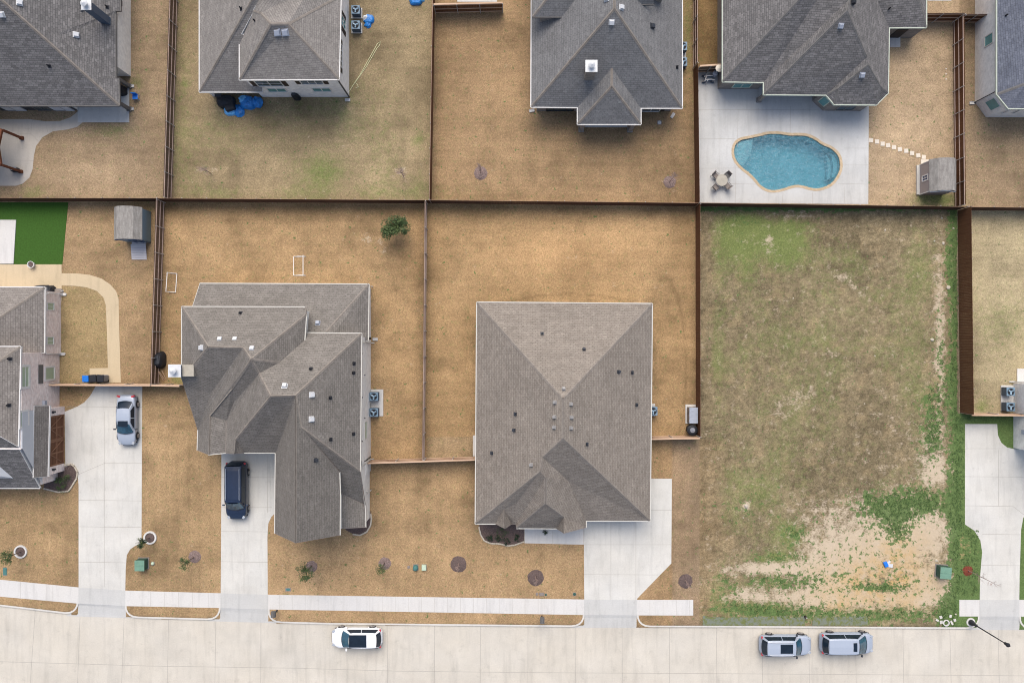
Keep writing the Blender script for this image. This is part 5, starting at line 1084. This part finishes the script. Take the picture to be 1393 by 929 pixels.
for gx, gy, r in ((654, 236, .65), (911, 248, .6)):
    mulch_ring({654: 'pinkish mulch patch under the left bare sapling of the empty lawn', 911: 'pinkish mulch patch under the right bare sapling of the empty lawn', 287: 'faint mulch patch at the lower left of the white brick house lawn', 549: 'faint mulch patch at the lower right of the white brick house lawn'}[gx], gx, gy, r, 'twig' if gx in (287, 549) else 'mulch_grey', None, seed=gx)
# planting beds with stone edging
def bed(label, pts, edge_pts):
    q = [P(*p) for p in pts]; c = sum(q, Vector())/len(q); t = thing('planting_bed', label, 'planting bed', (c.x, c.y, 0), 0, 'planting beds by the houses'); m_ = MB(); m_.extr([(v.x, v.y) for v in q], 0, .05)
    rnd = random.Random(len(pts))
    for _ in range(260):
        i = rnd.randrange(len(q)); p = c.lerp(q[i].lerp(q[(i+1) % len(q)], rnd.random()), rnd.random()**.5*.96); m_.box((p.x, p.y, .06), (rnd.uniform(.06, .14), .04, .03), rnd.uniform(0, 3), rnd.uniform(-.4, .4))
    m_.build('mulch', M['mulch'], t); e_ = MB(); w_ = [P(*p) for p in edge_pts]
    for i in range(len(w_)-1):
        d = w_[i+1]-w_[i]; k = max(1, int(d.length/.32))
        for j in range(k): p = w_[i]+d*(j+.5)/k; e_.box((p.x, p.y, .06), (d.length/k*.95, .13, .13+rnd.uniform(0, .03)), math.atan2(d.y, d.x)+rnd.uniform(-.05, .05))
    e_.build('stone_edging', M['stone_edge'], t)
bed('dark planting bed with small round shrubs under the left eave of the broad tan roof', [(651, 690), (651.5, 716), (654, 727), (659, 735), (668, 738.5), (690, 741.5), (700, 740.5), (713, 736), (713, 690)], [(651.5, 716), (654, 727), (659, 735), (668, 738.5), (680, 739), (690, 741.8), (700, 740.8), (713, 736)])
bed('dark planting bed with three shrubs below the timber garage doors', [(60, 640), (88, 636), (97, 631), (102, 634), (106, 642), (105, 650), (99, 660), (94, 667), (80, 669), (60, 666)], [(60, 664), (80, 669), (94, 667.5), (99, 660), (105, 650), (106, 642), (102, 634), (97, 631), (88, 633)])
bed('small rounded mulch bed at the lower right corner of the large brown roofed house', [(476, 695), (504, 695), (505.5, 705), (504, 715), (499, 723), (490, 727.5), (482, 727), (470, 720)], [(504.5, 698), (505.5, 706), (504, 715), (499, 723), (490, 727.5), (480, 726)])
for gx, gy, r, s in ((665.5, 732, .42, 1), (677.5, 732, .38, 2), (689.5, 735.5, .45, 3), (704, 731.5, .42, 4), (684, 722, .62, 5), (742, 722, .35, 6)):
    shrub({1: 'leftmost small round shrub in the bed under the broad tan roof', 2: 'second small round shrub from the left in the bed under the broad tan roof', 3: 'dark shrub at the lowest point of the bed under the broad tan roof', 4: 'rightmost shrub in the bed under the broad tan roof', 5: 'largest shrub, against the wall in the bed under the broad tan roof', 6: 'low shrub by the front walk under the gable'}[s], gx, gy, r, 'leaf' if s == 5 else 'leaf_d', s)
for gx, gy, r, s in ((83, 655, .5, 11), (94, 649.5, .55, 12), (87, 662, .55, 13)): shrub({11: 'upper left round shrub of three below the timber garage doors', 12: 'upper right round shrub of three, beside the driveway', 13: 'lowest round shrub of three below the timber garage doors'}[s], gx, gy, r, 'leaf', s, 500)

# ------------------------------------------------------------------ smaller things
def simple(name, label, cat, gx, gy, build, group=None):
    c = P(gx, gy); t = thing(name, label, cat, (0, 0, 0), 0, group); build(t); t.location = c; return t
# street lamp
def _(t):
    q = MB(); q.lathe((0, 0, 0), [(.42, 0), (.42, .04)], 20); q.build('concrete_footing', M['walk'], t)
    q = MB(); q.lathe((0, 0, .04), [(.27, 0), (.25, .25), (.14, .55), (.13, .9), (.06, 1.0), (.045, 5.2)], 14); q.build('pole', M['black'], t, smooth=False)
    q = MB(); q.lathe((0, 0, 5.2), [(.06, 0), (.13, .08), (.13, .12), (.17, .5), (.2, .52), (.08, .72), (.02, .85)], 8); q.build('lantern', M['black'], t)
simple('street_lamp', 'tall black street lamp post on a white round footing by the right driveway', 'street lamp', 1320.5, 846, _)
# mailboxes at the kerb
def _(t):
    q = MB(); q.box((0, 0, .55), (.1, .1, 1.1)); q.build('post', M['black'], t); q = MB(); q.box((0, 0, 1.18), (.4, .55, .3)); q.lathe((0, -.25, 1.3), [(.15, 0), (.15, .5)], 12, 'Y'); q.build('mailbox_body', M['slate'], t); q = MB(); q.box((.17, .1, 1.25), (.02, .14, .08)); q.build('flag', M['pvc'], t)
mbx = simple('mailbox', 'black mailbox in the kerb strip beside the dark van driveway', 'mailbox', 377, 829.5, _, 'kerbside mailboxes')
dup(mbx, P(737, 837.5), 0, 'black mailbox in the kerb strip in front of the broad tan roof house')
# utility cabinets
def _(t):
    q = MB(); q.box((0, 0, .42), (.86, .95, .8)); q.build('cabinet_body', M['green_dk'], t, bevel=.02)
    q = MB(); q.box((0, -.02, .86), (.92, 1.0, .08)); q.box((0, 0, .915), (.94, .05, .03)); q.build('lid', M['green_box'], t, bevel=.015); q = MB(); q.box((0, 0, .03), (1.05, 1.1, .06)); q.build('base_pad', M['umber'], t)
uc = simple('utility_cabinet', 'green utility cabinet on the lawn beside the left driveway', 'utility box', 195.5, 765.5, _, 'green utility cabinets')
d2 = dup(uc, P(1280, 775.5), R(-4), 'green utility cabinet on bare soil beside the red mulch circle'); d2.scale = (1.15, 1.1, 1)
def lid(name, label, gx, gy, mat, w_, d_, h_, rnd_=False, group='small utility covers in the lawns'):
    def f(t):
        q = MB()
        if rnd_: q.lathe((0, 0, 0), [(w_*.5, 0), (w_*.5, h_*.6), (w_*.35, h_*.9), (w_*.1, h_)], 16, sy=d_/w_)
        else: q.box((0, 0, h_/2), (w_, d_, h_)); q.box((0, 0, h_+.01), (w_*.86, d_*.86, .03))
        q.build('cover', M[mat], t, bevel=.01); q = MB(); q.box((0, 0, .012), (w_*1.12, d_*1.12, .024)); q.build('rim', M['umber'], t)
    return simple(name, label, 'utility cover', gx, gy, f, group)
lid('utility_dome', 'dark teal domed cover left of the pale square one', 565.5, 771.5, 'teal_lid', .48, .56, .45, True); lid('meter_box', 'pale square meter box beside the teal dome', 577, 771.2, 'pale_lid', .42, .52, .25)
lid('valve_cover', 'teal oval lid flat in the grass beside the sidewalk by the van driveway', 392, 801.5, 'teal_lid', .5, .3, .03, True); lid('valve_cover', 'faded teal lid on the far left lawn above the sidewalk', 7, 777, 'teal_lid', .35, .7, .03)
lid('meter_box', 'flat square meter lid below the bare sapling circle', 736.8, 808, 'umber', .4, .3, .05); lid('valve_cover', 'tiny round cover left of the flat square meter lid', 730.5, 807.7, 'umber', .22, .22, .04, True); lid('valve_cover', 'tiny round cover right of the flat square meter lid', 742.5, 808.6, 'green_dk', .22, .22, .04, True)
lid('valve_cover', 'small round green cover near the tan roof driveway', 781.5, 807.8, 'green_dk', .3, .3, .04, True); lid('valve_cover', 'pale round cap beside the green cabinet', 208, 766, 'pale_lid', .3, .3, .2, True); lid('valve_cover', 'white round cap on the grass by the covered porch', 897, 167, 'walk', .36, .36, .05, True)
lid('valve_cover', 'small grey stone cap left of the teal dome', 556, 771, 'umber', .22, .22, .05, True)
# bins and covered things
def bag(t, sx, sy, h, mat, seed, name='cover', n=14, parent=None):
    rnd = random.Random(seed); q = MB(); rings = []
    for k, (f, z) in enumerate(((1.05, 0), (1.0, .35), (.92, .75), (.7, .97), (.25, 1.05))):
        rings.append(q.add([(sx/2*f*math.copysign(abs(math.cos(a))**.7, math.cos(a))*rnd.uniform(.9, 1.08), sy/2*f*math.copysign(abs(math.sin(a))**.7, math.sin(a))*rnd.uniform(.9, 1.08), h*z*rnd.uniform(.95, 1.03)) for a in [2*math.pi*j/n for j in range(n)]]))
    for i in range(len(rings)-1):
        for j in range(n): q.f.append((rings[i]+j, rings[i]+(j+1) % n, rings[i+1]+(j+1) % n, rings[i+1]+j))
    q.f.append(tuple(rings[-1]+j for j in range(n))); return q.build(name, M[mat], t)
def grill_cover(label, gx, gy, sx, sy, h, seed, rz=0):
    def f(t):
        bag(t, sx, sy, h, 'black', seed); q = MB(); q.box((0, 0, h*1.02), (sx*.5, sy*.5, .08), .1); q.build('raised_lid', M['metal_dark'], t)
        for x in (-1, 1): q = MB(); q.lathe((x*sx*.35, sy*.3, 0), [(.08, 0), (.08, .06)], 8); q.build('castor', M['tyre'], t)
    t = simple('covered_grill', label, 'covered grill', gx, gy, f, 'covered garden grills'); t.rotation_euler = (0, 0, rz)
grill_cover('black covered grill beside the old railed fence near the navy chimney', 219.5, 489.5, 1.0, 1.5, 1.1, 3); grill_cover('black covered grill standing at the tan patio edge above the brick house', 60, 393.5, 1.3, .75, 1.1, 4, .1)
grill_cover('smaller black covered thing at the corner of the brick house', 71, 395.5, .8, .9, .9, 5)
grill_cover('narrow black covered smoker against the white brick back wall', 404.5, 133.5, .7, .55, 1.3, 6); grill_cover('black covered furniture under the patio house porch roof', 168, 125, .8, .9, 1.0, 8)
def _(t):
    bag(t, .9, .6, .3, 'umber', 12, 'pile'); q = MB(); q.tube([(-.6, 0, .2), (.6, .1, .25)], .03); q.build('stick', M['white'], t)
simple('rubbish_pile', 'low grey heap of oddments at the corner of the brick house wall', 'rubbish', 80, 397, _)
def bin_(label, gx, gy, mat, w_=.62, d_=.72, h_=1.05, rz=0, lidmat=None):
    def f(t):
        q = MB(); q.box((0, 0, h_/2+.04), (w_*.86, d_*.86, h_-.1)); q.build('bin_body', M[mat], t, bevel=.04); q = MB(); q.box((0, 0, h_), (w_, d_, .09), 0, .08); q.build('lid', M[lidmat or mat], t, bevel=.03)
        q = MB(); q.tube([(-w_*.35, -d_*.52, h_-.08), (w_*.35, -d_*.52, h_-.08)], .02); q.build('handle', M['black'], t)
        for s in (-1, 1): q = MB(); q.lathe((s*w_*.42, -d_*.36, .11), [(.11, -.03), (.11, .03)], 12, 'X'); q.build('wheel', M['tyre'], t)
    t = simple('wheelie_bin', label, 'bin', gx, gy, f, 'wheeled bins by the low fence'); t.rotation_euler = (0, 0, rz)
bin_('blue wheeled bin at the foot of the tan path', 123.5, 514.5, 'navy', .6, .62, .95, 0, 'blueplastic'); bin_('first dark wheeled bin right of the blue one', 134, 514, 'black', .66, .7, 1.1, .05); bin_('second dark wheeled bin with a pale band, farthest right by the tan path', 144.5, 514, 'grey_plastic', .66, .7, 1.1, -.05, 'black')
def _(t):
    q = MB(); q.lathe((0, 0, 0), [(.42, 0), (.46, .9), (.5, .9), (.5, .97), (.35, 1.05), (.05, 1.08)], 20); q.build('drum_body', M['black'], t); q = MB(); q.lathe((0, 0, 1.07), [(.25, 0), (.22, .04)], 16); q.build('drum_lid', M['grey_plastic'], t); q = MB(); q.tube([(-.1, 0, 1.12), (0, 0, 1.2), (.1, 0, 1.12)], .02); q.build('handle', M['lgrey'], t)
simple('round_bin', 'round black bin below the grey cabinet in the fence corner', 'bin', 938.8, 583.5, _)
def _(t):
    q = MB(); q.box((0, 0, .6), (.75, 1.45, 1.1)); q.build('cabinet_body', M['umber'], t, bevel=.02); q = MB()
    q.box((.02, 0, 1.17), (.8, 1.5, .06))
    for k in range(8): q.box((.02, -.66+k*.19, 1.21), (.78, .03, .03))
    q.build('slatted_top', M['lgrey'], t); q = MB(); q.box((-.39, .2, .7), (.03, .3, .05)); q.build('handle', M['dark'], t)
simple('storage_cabinet', 'grey slatted cabinet on a pale pad in the fence corner', 'cabinet', 939.5, 563.5, _)
def _(t):
    q = MB(); q.lathe((0, 0, 0), [(.24, 0), (.3, .4), (.33, .42), (.28, .42), (.22, .1)], 16); q.build('pot', M['white'], t); q = MB(); q.lathe((0, 0, .3), [(.25, 0), (.2, .05)], 12); q.build('soil', M['mulch'], t)
simple('garden_pot', 'white round pot standing where turf meets the tan patio', 'pot', 45, 360.5, _)
# tarps
def tarp(label, gx, gy, r, h, mat, seed, extra=()):
    def f(t):
        rnd = random.Random(seed); bag(t, r*2, r*1.7, h, mat, seed, 'tarp_fold')
        for i, (dx, dy, rr, hh, m2) in enumerate(extra):
            c_ = thing_child = MB(); rn = random.Random(seed+i+1); rings = []; n = 11
            for fz, z in ((1.05, 0), (.95, .4), (.7, .85), (.2, 1.05)): rings.append(c_.add([(dx+rr*fz*math.cos(2*math.pi*j/n)*rn.uniform(.75, 1.2), dy+rr*fz*math.sin(2*math.pi*j/n)*rn.uniform(.75, 1.2), hh*z*rn.uniform(.85, 1.1)) for j in range(n)]))
            for a in range(len(rings)-1):
                for j in range(n): c_.f.append((rings[a]+j, rings[a]+(j+1) % n, rings[a+1]+(j+1) % n, rings[a+1]+j))
            c_.f.append(tuple(rings[-1]+j for j in range(n))); c_.build('tarp_fold', M[m2], t)
    return simple('tarpaulin', label, 'tarpaulin', gx, gy, f, 'tarpaulins left in the garden')
tarp('heap of bright blue tarpaulin at the lower corner of the white brick house', 338, 141, .7, .7, 'tarp', 2, ((-.9, -.75, .55, .35, 'tarp'), (.9, .05, .55, .75, 'tarp'), (-.35, .2, .5, .8, 'tarp_l')))
tarp('light blue tarpaulin showing below the black covered heap', 314, 150, .62, .3, 'tarp_l', 5, ((.4, .1, .4, .25, 'tarp'),))
def _(t):
    bag(t, 1.7, 1.2, 1.0, 'black', 21, 'cover'); q = MB(); q.box((.45, -.55, .4), (.9, .7, .75), .3); q.build('side_shelf', M['black'], t, bevel=.08); q = MB(); q.box((-.5, .4, 1.0), (.6, .3, .1)); q.build('cover_fold', M['metal_dark'], t)
simple('covered_grill', 'large black covered heap under the lower eave of the white brick house', 'covered grill', 309, 140, _, 'covered garden grills')
tarp('crumpled blue and white tarpaulin beside the upper condenser units', 502, 27, .5, .3, 'tarp', 7, ((-.1, -.5, .35, .25, 'tarp'), (-.3, .1, .35, .35, 'metal_white'))); tarp('small blue tarpaulin at the top edge near the fence corner', 566, 1, .6, .4, 'tarp', 9, ((.4, .1, .4, .3, 'tarp_l'), (-.3, -.2, .3, .3, 'tarp')))
def _(t):
    q = MB(); q.box((0, 0, .42), (.5, .5, .05)); q.box((0, .22, .68), (.5, .05, .5)); q.build('seat', M['blueplastic'], t, bevel=.02)
    for x in (-.2, .2):
        for y in (-.2, .2): q = MB(); q.tube([(x, y, .4), (x*1.15, y*1.15, 0)], .02); q.build('leg', M['blueplastic'], t)
simple('child_chair', 'small bright blue chair on the grass beside the cream wall', 'chair', 186.5, 133.5, _)
# loose rope / hose
def _(t):
    a, b, c = P(476, 120), P(512, 59), P(476, 121); q = MB(); o = P(495, 90)
    def w(x, y): v = P(x, y)-o; return (v.x, v.y, .03)
    pts = [w(474.5, 126), w(480, 117), w(490, 102), w(500, 84), w(508, 70), w(513.5, 60), w(517.5, 57.5), w(516.5, 62), w(513, 66), w(505, 80), w(498, 92), w(488, 106), w(483, 113), w(486, 115), w(487.5, 118.5), w(484, 120.5)]
    q.tube(pts, .03, 6); q.build('hose_line', M['hose'], t); q = MB(); e = w(474.5, 126); q.box((e[0], e[1], .1), (.12, .12, .2)); q.build('tap', M['white'], t)
simple('garden_hose', 'pale yellow hose looped on the lawn from the white brick house corner', 'hose', 495, 90, _)
# goals
def goal(label, gx, gy, wd, dp, rz, h=1.0):
    def f(t):
        r_ = .036
        for s in (-1, 1):
            q = MB(); q.tube([(s*wd/2, 0, 0), (s*wd/2, 0, h)], r_); q.build('upright', M['pvc'], t); q = MB(); q.tube([(s*wd/2, 0, .05), (s*wd/2, dp, .05)], r_); q.build('side_bar', M['pvc'], t); q = MB(); q.tube([(s*wd/2, 0, h), (s*wd/2, dp, .05)], r_*.4); q.build('stay', M['pvc'], t)
        q = MB(); q.tube([(-wd/2, 0, h), (wd/2, 0, h)], r_); q.build('crossbar', M['pvc'], t); q = MB(); q.tube([(-wd/2, dp, .05), (wd/2, dp, .05)], r_); q.build('back_bar', M['pvc'], t)
    t = simple('toy_goal', label, 'goal', gx, gy, f, 'white toy football goals'); t.rotation_euler = (0, 0, rz)
goal('white toy goal frame in the middle of the back lawn', 416, 362, 1.8, 1.15, R(90)); goal('white toy goal frame near the old railed fence', 231.5, 384.5, 1.8, .6, R(-94), .8)
# stepping stones
for i, (x, y) in enumerate([(1184.7, 191.2), (1193, 193), (1200.5, 196), (1208, 198), (1216, 200.6), (1224, 203.4), (1232.6, 205.6), (1240.6, 208.7), (1249, 211.8), (1256.5, 214)]):
    c = P(x, y); q = MB(); q.box((c.x, c.y, .02), (.40, .40, .05), random.uniform(-.12, .12)); o = q.build('stepping_stone', M['stonew'], bevel=.015)
    tag(o, 'square pale stepping stone, %s in the row from pool deck to mauve shed' % ['first', 'second', 'third', 'fourth', 'fifth', 'sixth', 'seventh', 'eighth', 'ninth', 'tenth'][i], 'stepping stone', 'stepping stones to the mauve shed')
c = P(1257.5, 221); q = MB(); q.box((c.x, c.y, .04), (.75, .5, .08)); tag(q.build('door_slab', M['stonew'], bevel=.01), 'larger pale slab at the mauve shed corner after the stepping stones', 'slab')
# patio dining set on the pool deck
def _(t):
    q = MB(); q.lathe((0, 0, .72), [(.55, 0), (.55, .03)], 24); q.build('table_top', M['tandust'], t); q = MB(); q.lathe((0, 0, 0), [(.22, 0), (.04, .06), (.04, .72)], 10); q.build('pedestal', M['umber'], t)
simple('patio_table', 'round tan table on the pool deck among four chairs', 'table', 979.3, 247.5, _)
def _(t):
    q = MB(); q.box((0, 0, .43), (.5, .5, .04)); q.build('seat', M['umber'], t, bevel=.01); q = MB(); q.box((0, -.26, .72), (.5, .04, .55), 0, .2)
    for k in range(4): q.box((-.18+.12*k, -.235, .72), (.03, .03, .5), 0, .2)
    q.build('backrest', M['umber'], t)
    for x in (-1, 1):
        q = MB(); q.tube([(x*.26, -.24, .62), (x*.28, .22, .64)], .025); q.build('armrest', M['slate'], t)
        for y in (-1, 1): q = MB(); q.tube([(x*.22, y*.22, .43), (x*.26, y*.26, 0)], .02); q.build('leg', M['slate'], t)
pc = simple('patio_chair', 'patio chair at the upper left of the round tan table', 'chair', 971.5, 240, _, 'chairs round the pool deck table'); pc.rotation_euler = (0, 0, R(-135+0))
dup(pc, P(987, 240.5), R(135), 'patio chair with a dark cushion at the upper right of the round tan table'); dup(pc, P(972, 256), R(-45), 'patio chair at the lower left of the round tan table'); dup(pc, P(988, 254.5), R(40), 'patio chair at the lower right of the round tan table')
c = P(987, 240.5); q = MB(); q.box((c.x, c.y, .49), (.48, .48, .09), R(45)); tag(q.build('chair_cushion', M['slate'], bevel=.03), 'dark square cushion on the upper right pool deck chair', 'cushion')
# things by the pool house wall
def _(t):
    q = MB(); q.lathe((0, 0, 0), [(.25, 0), (.25, .8), (.05, .85), (.05, 1.9)], 14); q.build('heater_body', M['lgrey'], t); q = MB(); q.lathe((0, 0, 1.9), [(.12, 0), (.12, .2), (.34, .22), (.1, .34)], 16); q.build('heater_hood', M['stonew'], t)
simple('patio_heater', 'metal patio heater against the pool house wall', 'patio heater', 970.5, 103.5, _)
def _(t):
    for (x, y, l, rz) in ((0, .2, .9, .1), (.15, -.15, .8, .0), (-.3, 0, .6, 1.3)): q = MB(); q.tube([(x-l/2*math.cos(rz), y-l/2*math.sin(rz), .5), (x, y, .62), (x+l/2*math.cos(rz), y+l/2*math.sin(rz), .5)], .05); q.build('frame_tube', M['pvc'], t)
    for (x, y) in ((-.4, .3), (.45, .25), (-.4, -.3), (.45, -.3)): q = MB(); q.lathe((x, y, .0), [(.05, 0), (.05, .5)], 8); q.lathe((x-.03, y, .16), [(.17, -.02), (.17, .02)], 12, 'Y'); q.build('wheel_leg', M['navy'], t)
    q = MB(); q.box((0, 0, .42), (.75, .5, .07)); q.build('seat', M['navy'], t, bevel=.02)
simple('tubular_cart', 'white tubular frame cart with dark wheels on the deck near the pool house corner', 'cart', 962.5, 109, _)
def _(t):
    q = MB(); q.tube([(0, 0, 0), (0, .1, .9)], .035); q.tube([(-.15, -.1, 0), (.15, -.1, 0)], .03); q.build('frame', M['metal_white'], t)
simple('pool_brush', 'white pole handle standing left of the tubular cart', 'pool tool', 959.5, 115.5, _)
# pergola over the curved patio
pg = thing('pergola', 'stained timber pergola with two slanting posts at the left edge of the curved patio', 'pergola', (*P(0, 205)[:2], 0)); zt = 3.0
for gx, gy in ((30.5, 188.5), (29.5, 234)):
    c = P(gx, gy); q = MB(); q.box((c.x, c.y, zt/2), (.2, .2, zt)); q.box((c.x, c.y, .15), (.32, .32, .3)); q.build('post', M['brownwood'], pg, bevel=.01)
tp = [P(30.5, 188.5), P(29.5, 234)]
def beam(a, b, nm='beam', s=.16, z=zt+.08): q = MB(); d = b-a; q.box(((a.x+b.x)/2, (a.y+b.y)/2, z), (d.length, s, .24), math.atan2(d.y, d.x)); q.build(nm, M['brownwood'], pg)
m_ = P(26, 211); beam(tp[0], m_); beam(m_, tp[1], z=zt+.075); beam(tp[0], tp[0]+Vector((-5, 1.2, 0)), z=zt+.07); beam(tp[1], tp[1]+Vector((-5, -1.2, 0)), z=zt+.07)
q = MB(); a = P(29, 181); q.poly([(a.x-6, a.y+1.6, zt+.35), (a.x-6, a.y-1.0, zt+1.0), (a.x-.6, a.y-.9, zt+.3), (a.x+.05, a.y+.45, zt+.25)]); q.poly([(a.x-6, a.y-1.0, zt+1.0), (a.x-6, a.y-3.6, zt+.9), (tp[1].x-.2, tp[1].y-.2, zt+.25), (a.x-.6, a.y-.9, zt+.3)][::1]); 
q.build('roof_panel', M['shedroof'], pg)
def _(t):
    bag(t, .7, .45, .7, 'black', 31, 'bicycle_cover'); q = MB(); q.box((.2, 0, .8), (.5, .3, .12)); q.build('raised_lid', M['grey_plastic'], t)
simple('covered_grill', 'little black grill leaning at the lower pergola post', 'covered grill', 22.5, 232, _, 'covered garden grills')
# splash blocks, stones, debris
def splash(gx, gy, rz, lab):
    c = P(gx, gy); q = MB(); q.box((c.x, c.y, .05), (.5, .28, .08), rz); q.box((c.x, c.y+.12*math.cos(rz), .1), (.5, .04, .06), rz); q.box((c.x, c.y-.12*math.cos(rz), .1), (.5, .04, .06), rz); tag(q.build('splash_block', M['walk'], bevel=.01), lab, 'splash block', 'splash blocks below downspouts')
splash(723.5, 151, .2, 'pale block at the lower left corner of the grey roofed house'); splash(915, 157.5, 1.0, 'pale block at the lower right corner of the grey roofed house'); splash(473, 136.5, 0, 'white block at the lower right corner of the white brick house'); splash(1322, 140.6, 0, 'pale block below the black pipe of the corner house')
splash(178.8, 148.5, 0, 'pale block below the dark porch post of the patio house'); splash(179, 117.5, 0, 'pale block at the upper dark porch post of the patio house'); splash(510.5, 461.5, 0, 'cream block beside the big brown roof, upper downspout'); splash(86.5, 400.5, 0, 'white block at the upper corner of the brick house'); splash(85, 481.5, 0, 'white block at the middle of the brick wall')
rk = random.Random(5)
def stone(gx, gy, s, lab, mat='stone_edge', name='rock'):
    c = P(gx, gy); q = MB(); n = 7; rings = []
    for f, z in ((.75, 0), (.7, .3), (.4, .5)): rings.append(q.add([(c.x+s*f*math.cos(2*math.pi*k/n)*rk.uniform(.7, 1.2), c.y+s*f*math.sin(2*math.pi*k/n)*rk.uniform(.7, 1.2), s*z) for k in range(n)]))
    for a in range(2):
        for j in range(n): q.f.append((rings[a]+j, rings[a]+(j+1) % n, rings[a+1]+(j+1) % n, rings[a+1]+j))
    q.f.append(tuple(rings[-1]+j for j in range(n))); tag(q.build(name, M[mat]), lab, 'rock', 'loose pale rocks on the vacant lot')
for x, y, s, lab in ((1281, 297, .14, 'pale rock near the top right corner of the vacant lot'), (1271, 328, .13, 'pale rock among weeds on the upper right of the vacant lot'), (1283, 331, .2, 'largest pale rock among weeds beside the tall reddish fence'), (1204, 313, .13, 'white rock alone near the top of the vacant lot'), (1297, 311, .12, 'pale rock closest to the tall reddish fence'),
    (1290, 391, .3, 'long pale rubble piece against the tall reddish fence'), (1268, 462, .22, 'pale rubble halfway down the weedy edge'), (1015, 688, .3, 'cream coloured dirt lump on the lower left of the vacant lot'), (1079, 406, .1, 'tiny white rock in the middle left of the vacant lot'), (1190, 484, .1, 'tiny white rock right of the middle of the vacant lot'), (1176, 549, .09, 'tiny white rock on the lower middle of the vacant lot'), (1011, 704, .09, 'tiny white rock just below the dirt lump'), (1157, 669, .09, 'tiny white rock above the large weed patch'), (1300, 835, .14, 'white rock beside the sidewalk end'), (1274, 762, .2, 'pale rock touching the green utility cabinet')):
    stone(x, y, s, lab)
for x, y, lab, m_ in ((1287, 169, 'uppermost', 0), (1287, 176, 'middle', 0), (1287, 183, 'lowest', 0)): stone(x, y-75, .08, lab+' of three white pebbles in a row beside the reddish fence', 'white', 'pebble')
def _(t):
    q = MB(); q.lathe((0, 0, 0), [(.30, 0), (.32, .12), (.22, .14), (.2, .03)], 16, cap=False); q.build('concrete_ring', M['walk'], t); rn = random.Random(8)
    for k in range(6): q = MB(); a = k*1.05; q.box((math.cos(a)*rn.uniform(.7, 1.3), .25+math.sin(a)*rn.uniform(.2, .45), .05), (rn.uniform(.2, .5), rn.uniform(.12, .3), .06), rn.uniform(0, 3), .1); q.build('broken_slab', M['kerb'], t)
simple('rubble_pile', 'white concrete ring among broken slabs at the kerb left of the street lamp', 'rubble', 1286.5, 846.5, _)
def _(t):
    q = MB(); q.box((-.2, .05, .12), (.35, .5, .2), .4); q.build('drink_box', M['blueplastic'], t, bevel=.02); q = MB(); q.box((.2, -.08, .05), (.6, .35, .06), -.15, .1); q.box((.1, .2, .06), (.4, .2, .05), .8); q.build('crumpled_paper', M['metal_white'], t)
simple('litter', 'blue and white litter lying on the ochre soil of the vacant lot', 'litter', 1207, 767.5, _)
def _(t):
    q = MB(); q.lathe((0, 0, 0), [(.12, 0), (.1, .35), (.02, .4)], 8); q.build('stake_body', M['dark'], t); q = MB(); q.box((0, 0, .42), (.12, .03, .1)); q.build('stake_flag', M['pvc'], t)
simple('marker_stake', 'short dark marker stake at the kerb of the vacant lot', 'stake', 1095, 838, _)
for x0, x1, lab in ((956, 1095, 'grey green erosion mat along the kerb, left length'), (1105, 1180, 'grey green erosion mat along the kerb, right length')):
    a, b = P(x0, 838.5), P(x1, 850.5); q = MB(); n = 24
    for k in range(n): q.b2(a.x+(b.x-a.x)*k/n, a.y+random.uniform(-.08, .08), 0, a.x+(b.x-a.x)*(k+1)/n, b.y+.02, .03+random.uniform(0, .02))
    m2, n2, b2 = newmat('erosion_mat', .95, .1); n2.links.new(mix(n2, mrange(n2, noise(n2, pos(n2), 2.6, 5, .7), .45, .58, 0, 1), (.17, .19, .15), (.14, .16, .06)), b2.inputs['Base Color']); tag(q.build('erosion_mat', m2), lab, 'ground mat')
# small things on lawns
def _(t):
    for a, b in (((0, 0, .6), (.25, -.9, .02)), ((.1, 0, .6), (.35, -.8, .02)), ((.3, .1, .5), (.5, -.75, .02))): q = MB(); q.tube([a, b], .035); q.build('plank', M['railx'], t)
simple('timber_offcuts', 'three timber offcuts leaning below the covered grill at the railed fence', 'timber', 219, 505, _)
# weeds standing above the soil of the vacant lot (countless)
rnd = random.Random(77); wm_ = MB(); cnt = 0
ixs = lambda v, arr: int(np.clip(np.searchsorted(arr, v)-1, 0, len(arr)-2))
while cnt < 2200:
    x = rnd.uniform(950, 1330); y = rnd.uniform(281, 850); p = P(x, y); i, j = ixs(p.y, ys), ixs(p.x, xs); wv = weed[i, j]
    if rnd.random() > (wv-.32)*(.5 if x > 1286 else 1.3): continue
    if 1302 < x and (y < 566 or y > 808): continue
    if x > 1303 and y > 570 and x > 1311 and not (y > 720 and x < 1330): continue
    cnt += 1; s = rnd.uniform(.06, .17)
    for k in range(4):
        a = rnd.uniform(0, 6.28); d = Vector((math.cos(a), math.sin(a), 0)); n_ = Vector((-d.y, d.x, 0)); b_ = p+d*.02
        wm_.poly([b_, b_+d*s*.5+n_*s*.28+Vector((0, 0, s*.5)), b_+d*s+Vector((0, 0, s*.45)), b_+d*s*.5-n_*s*.28+Vector((0, 0, s*.5))])
wo = wm_.build('weeds', M['weedleaf']); wo['kind'] = 'stuff'; wo['label'] = 'broad leaved weeds spreading over the vacant lot edge'
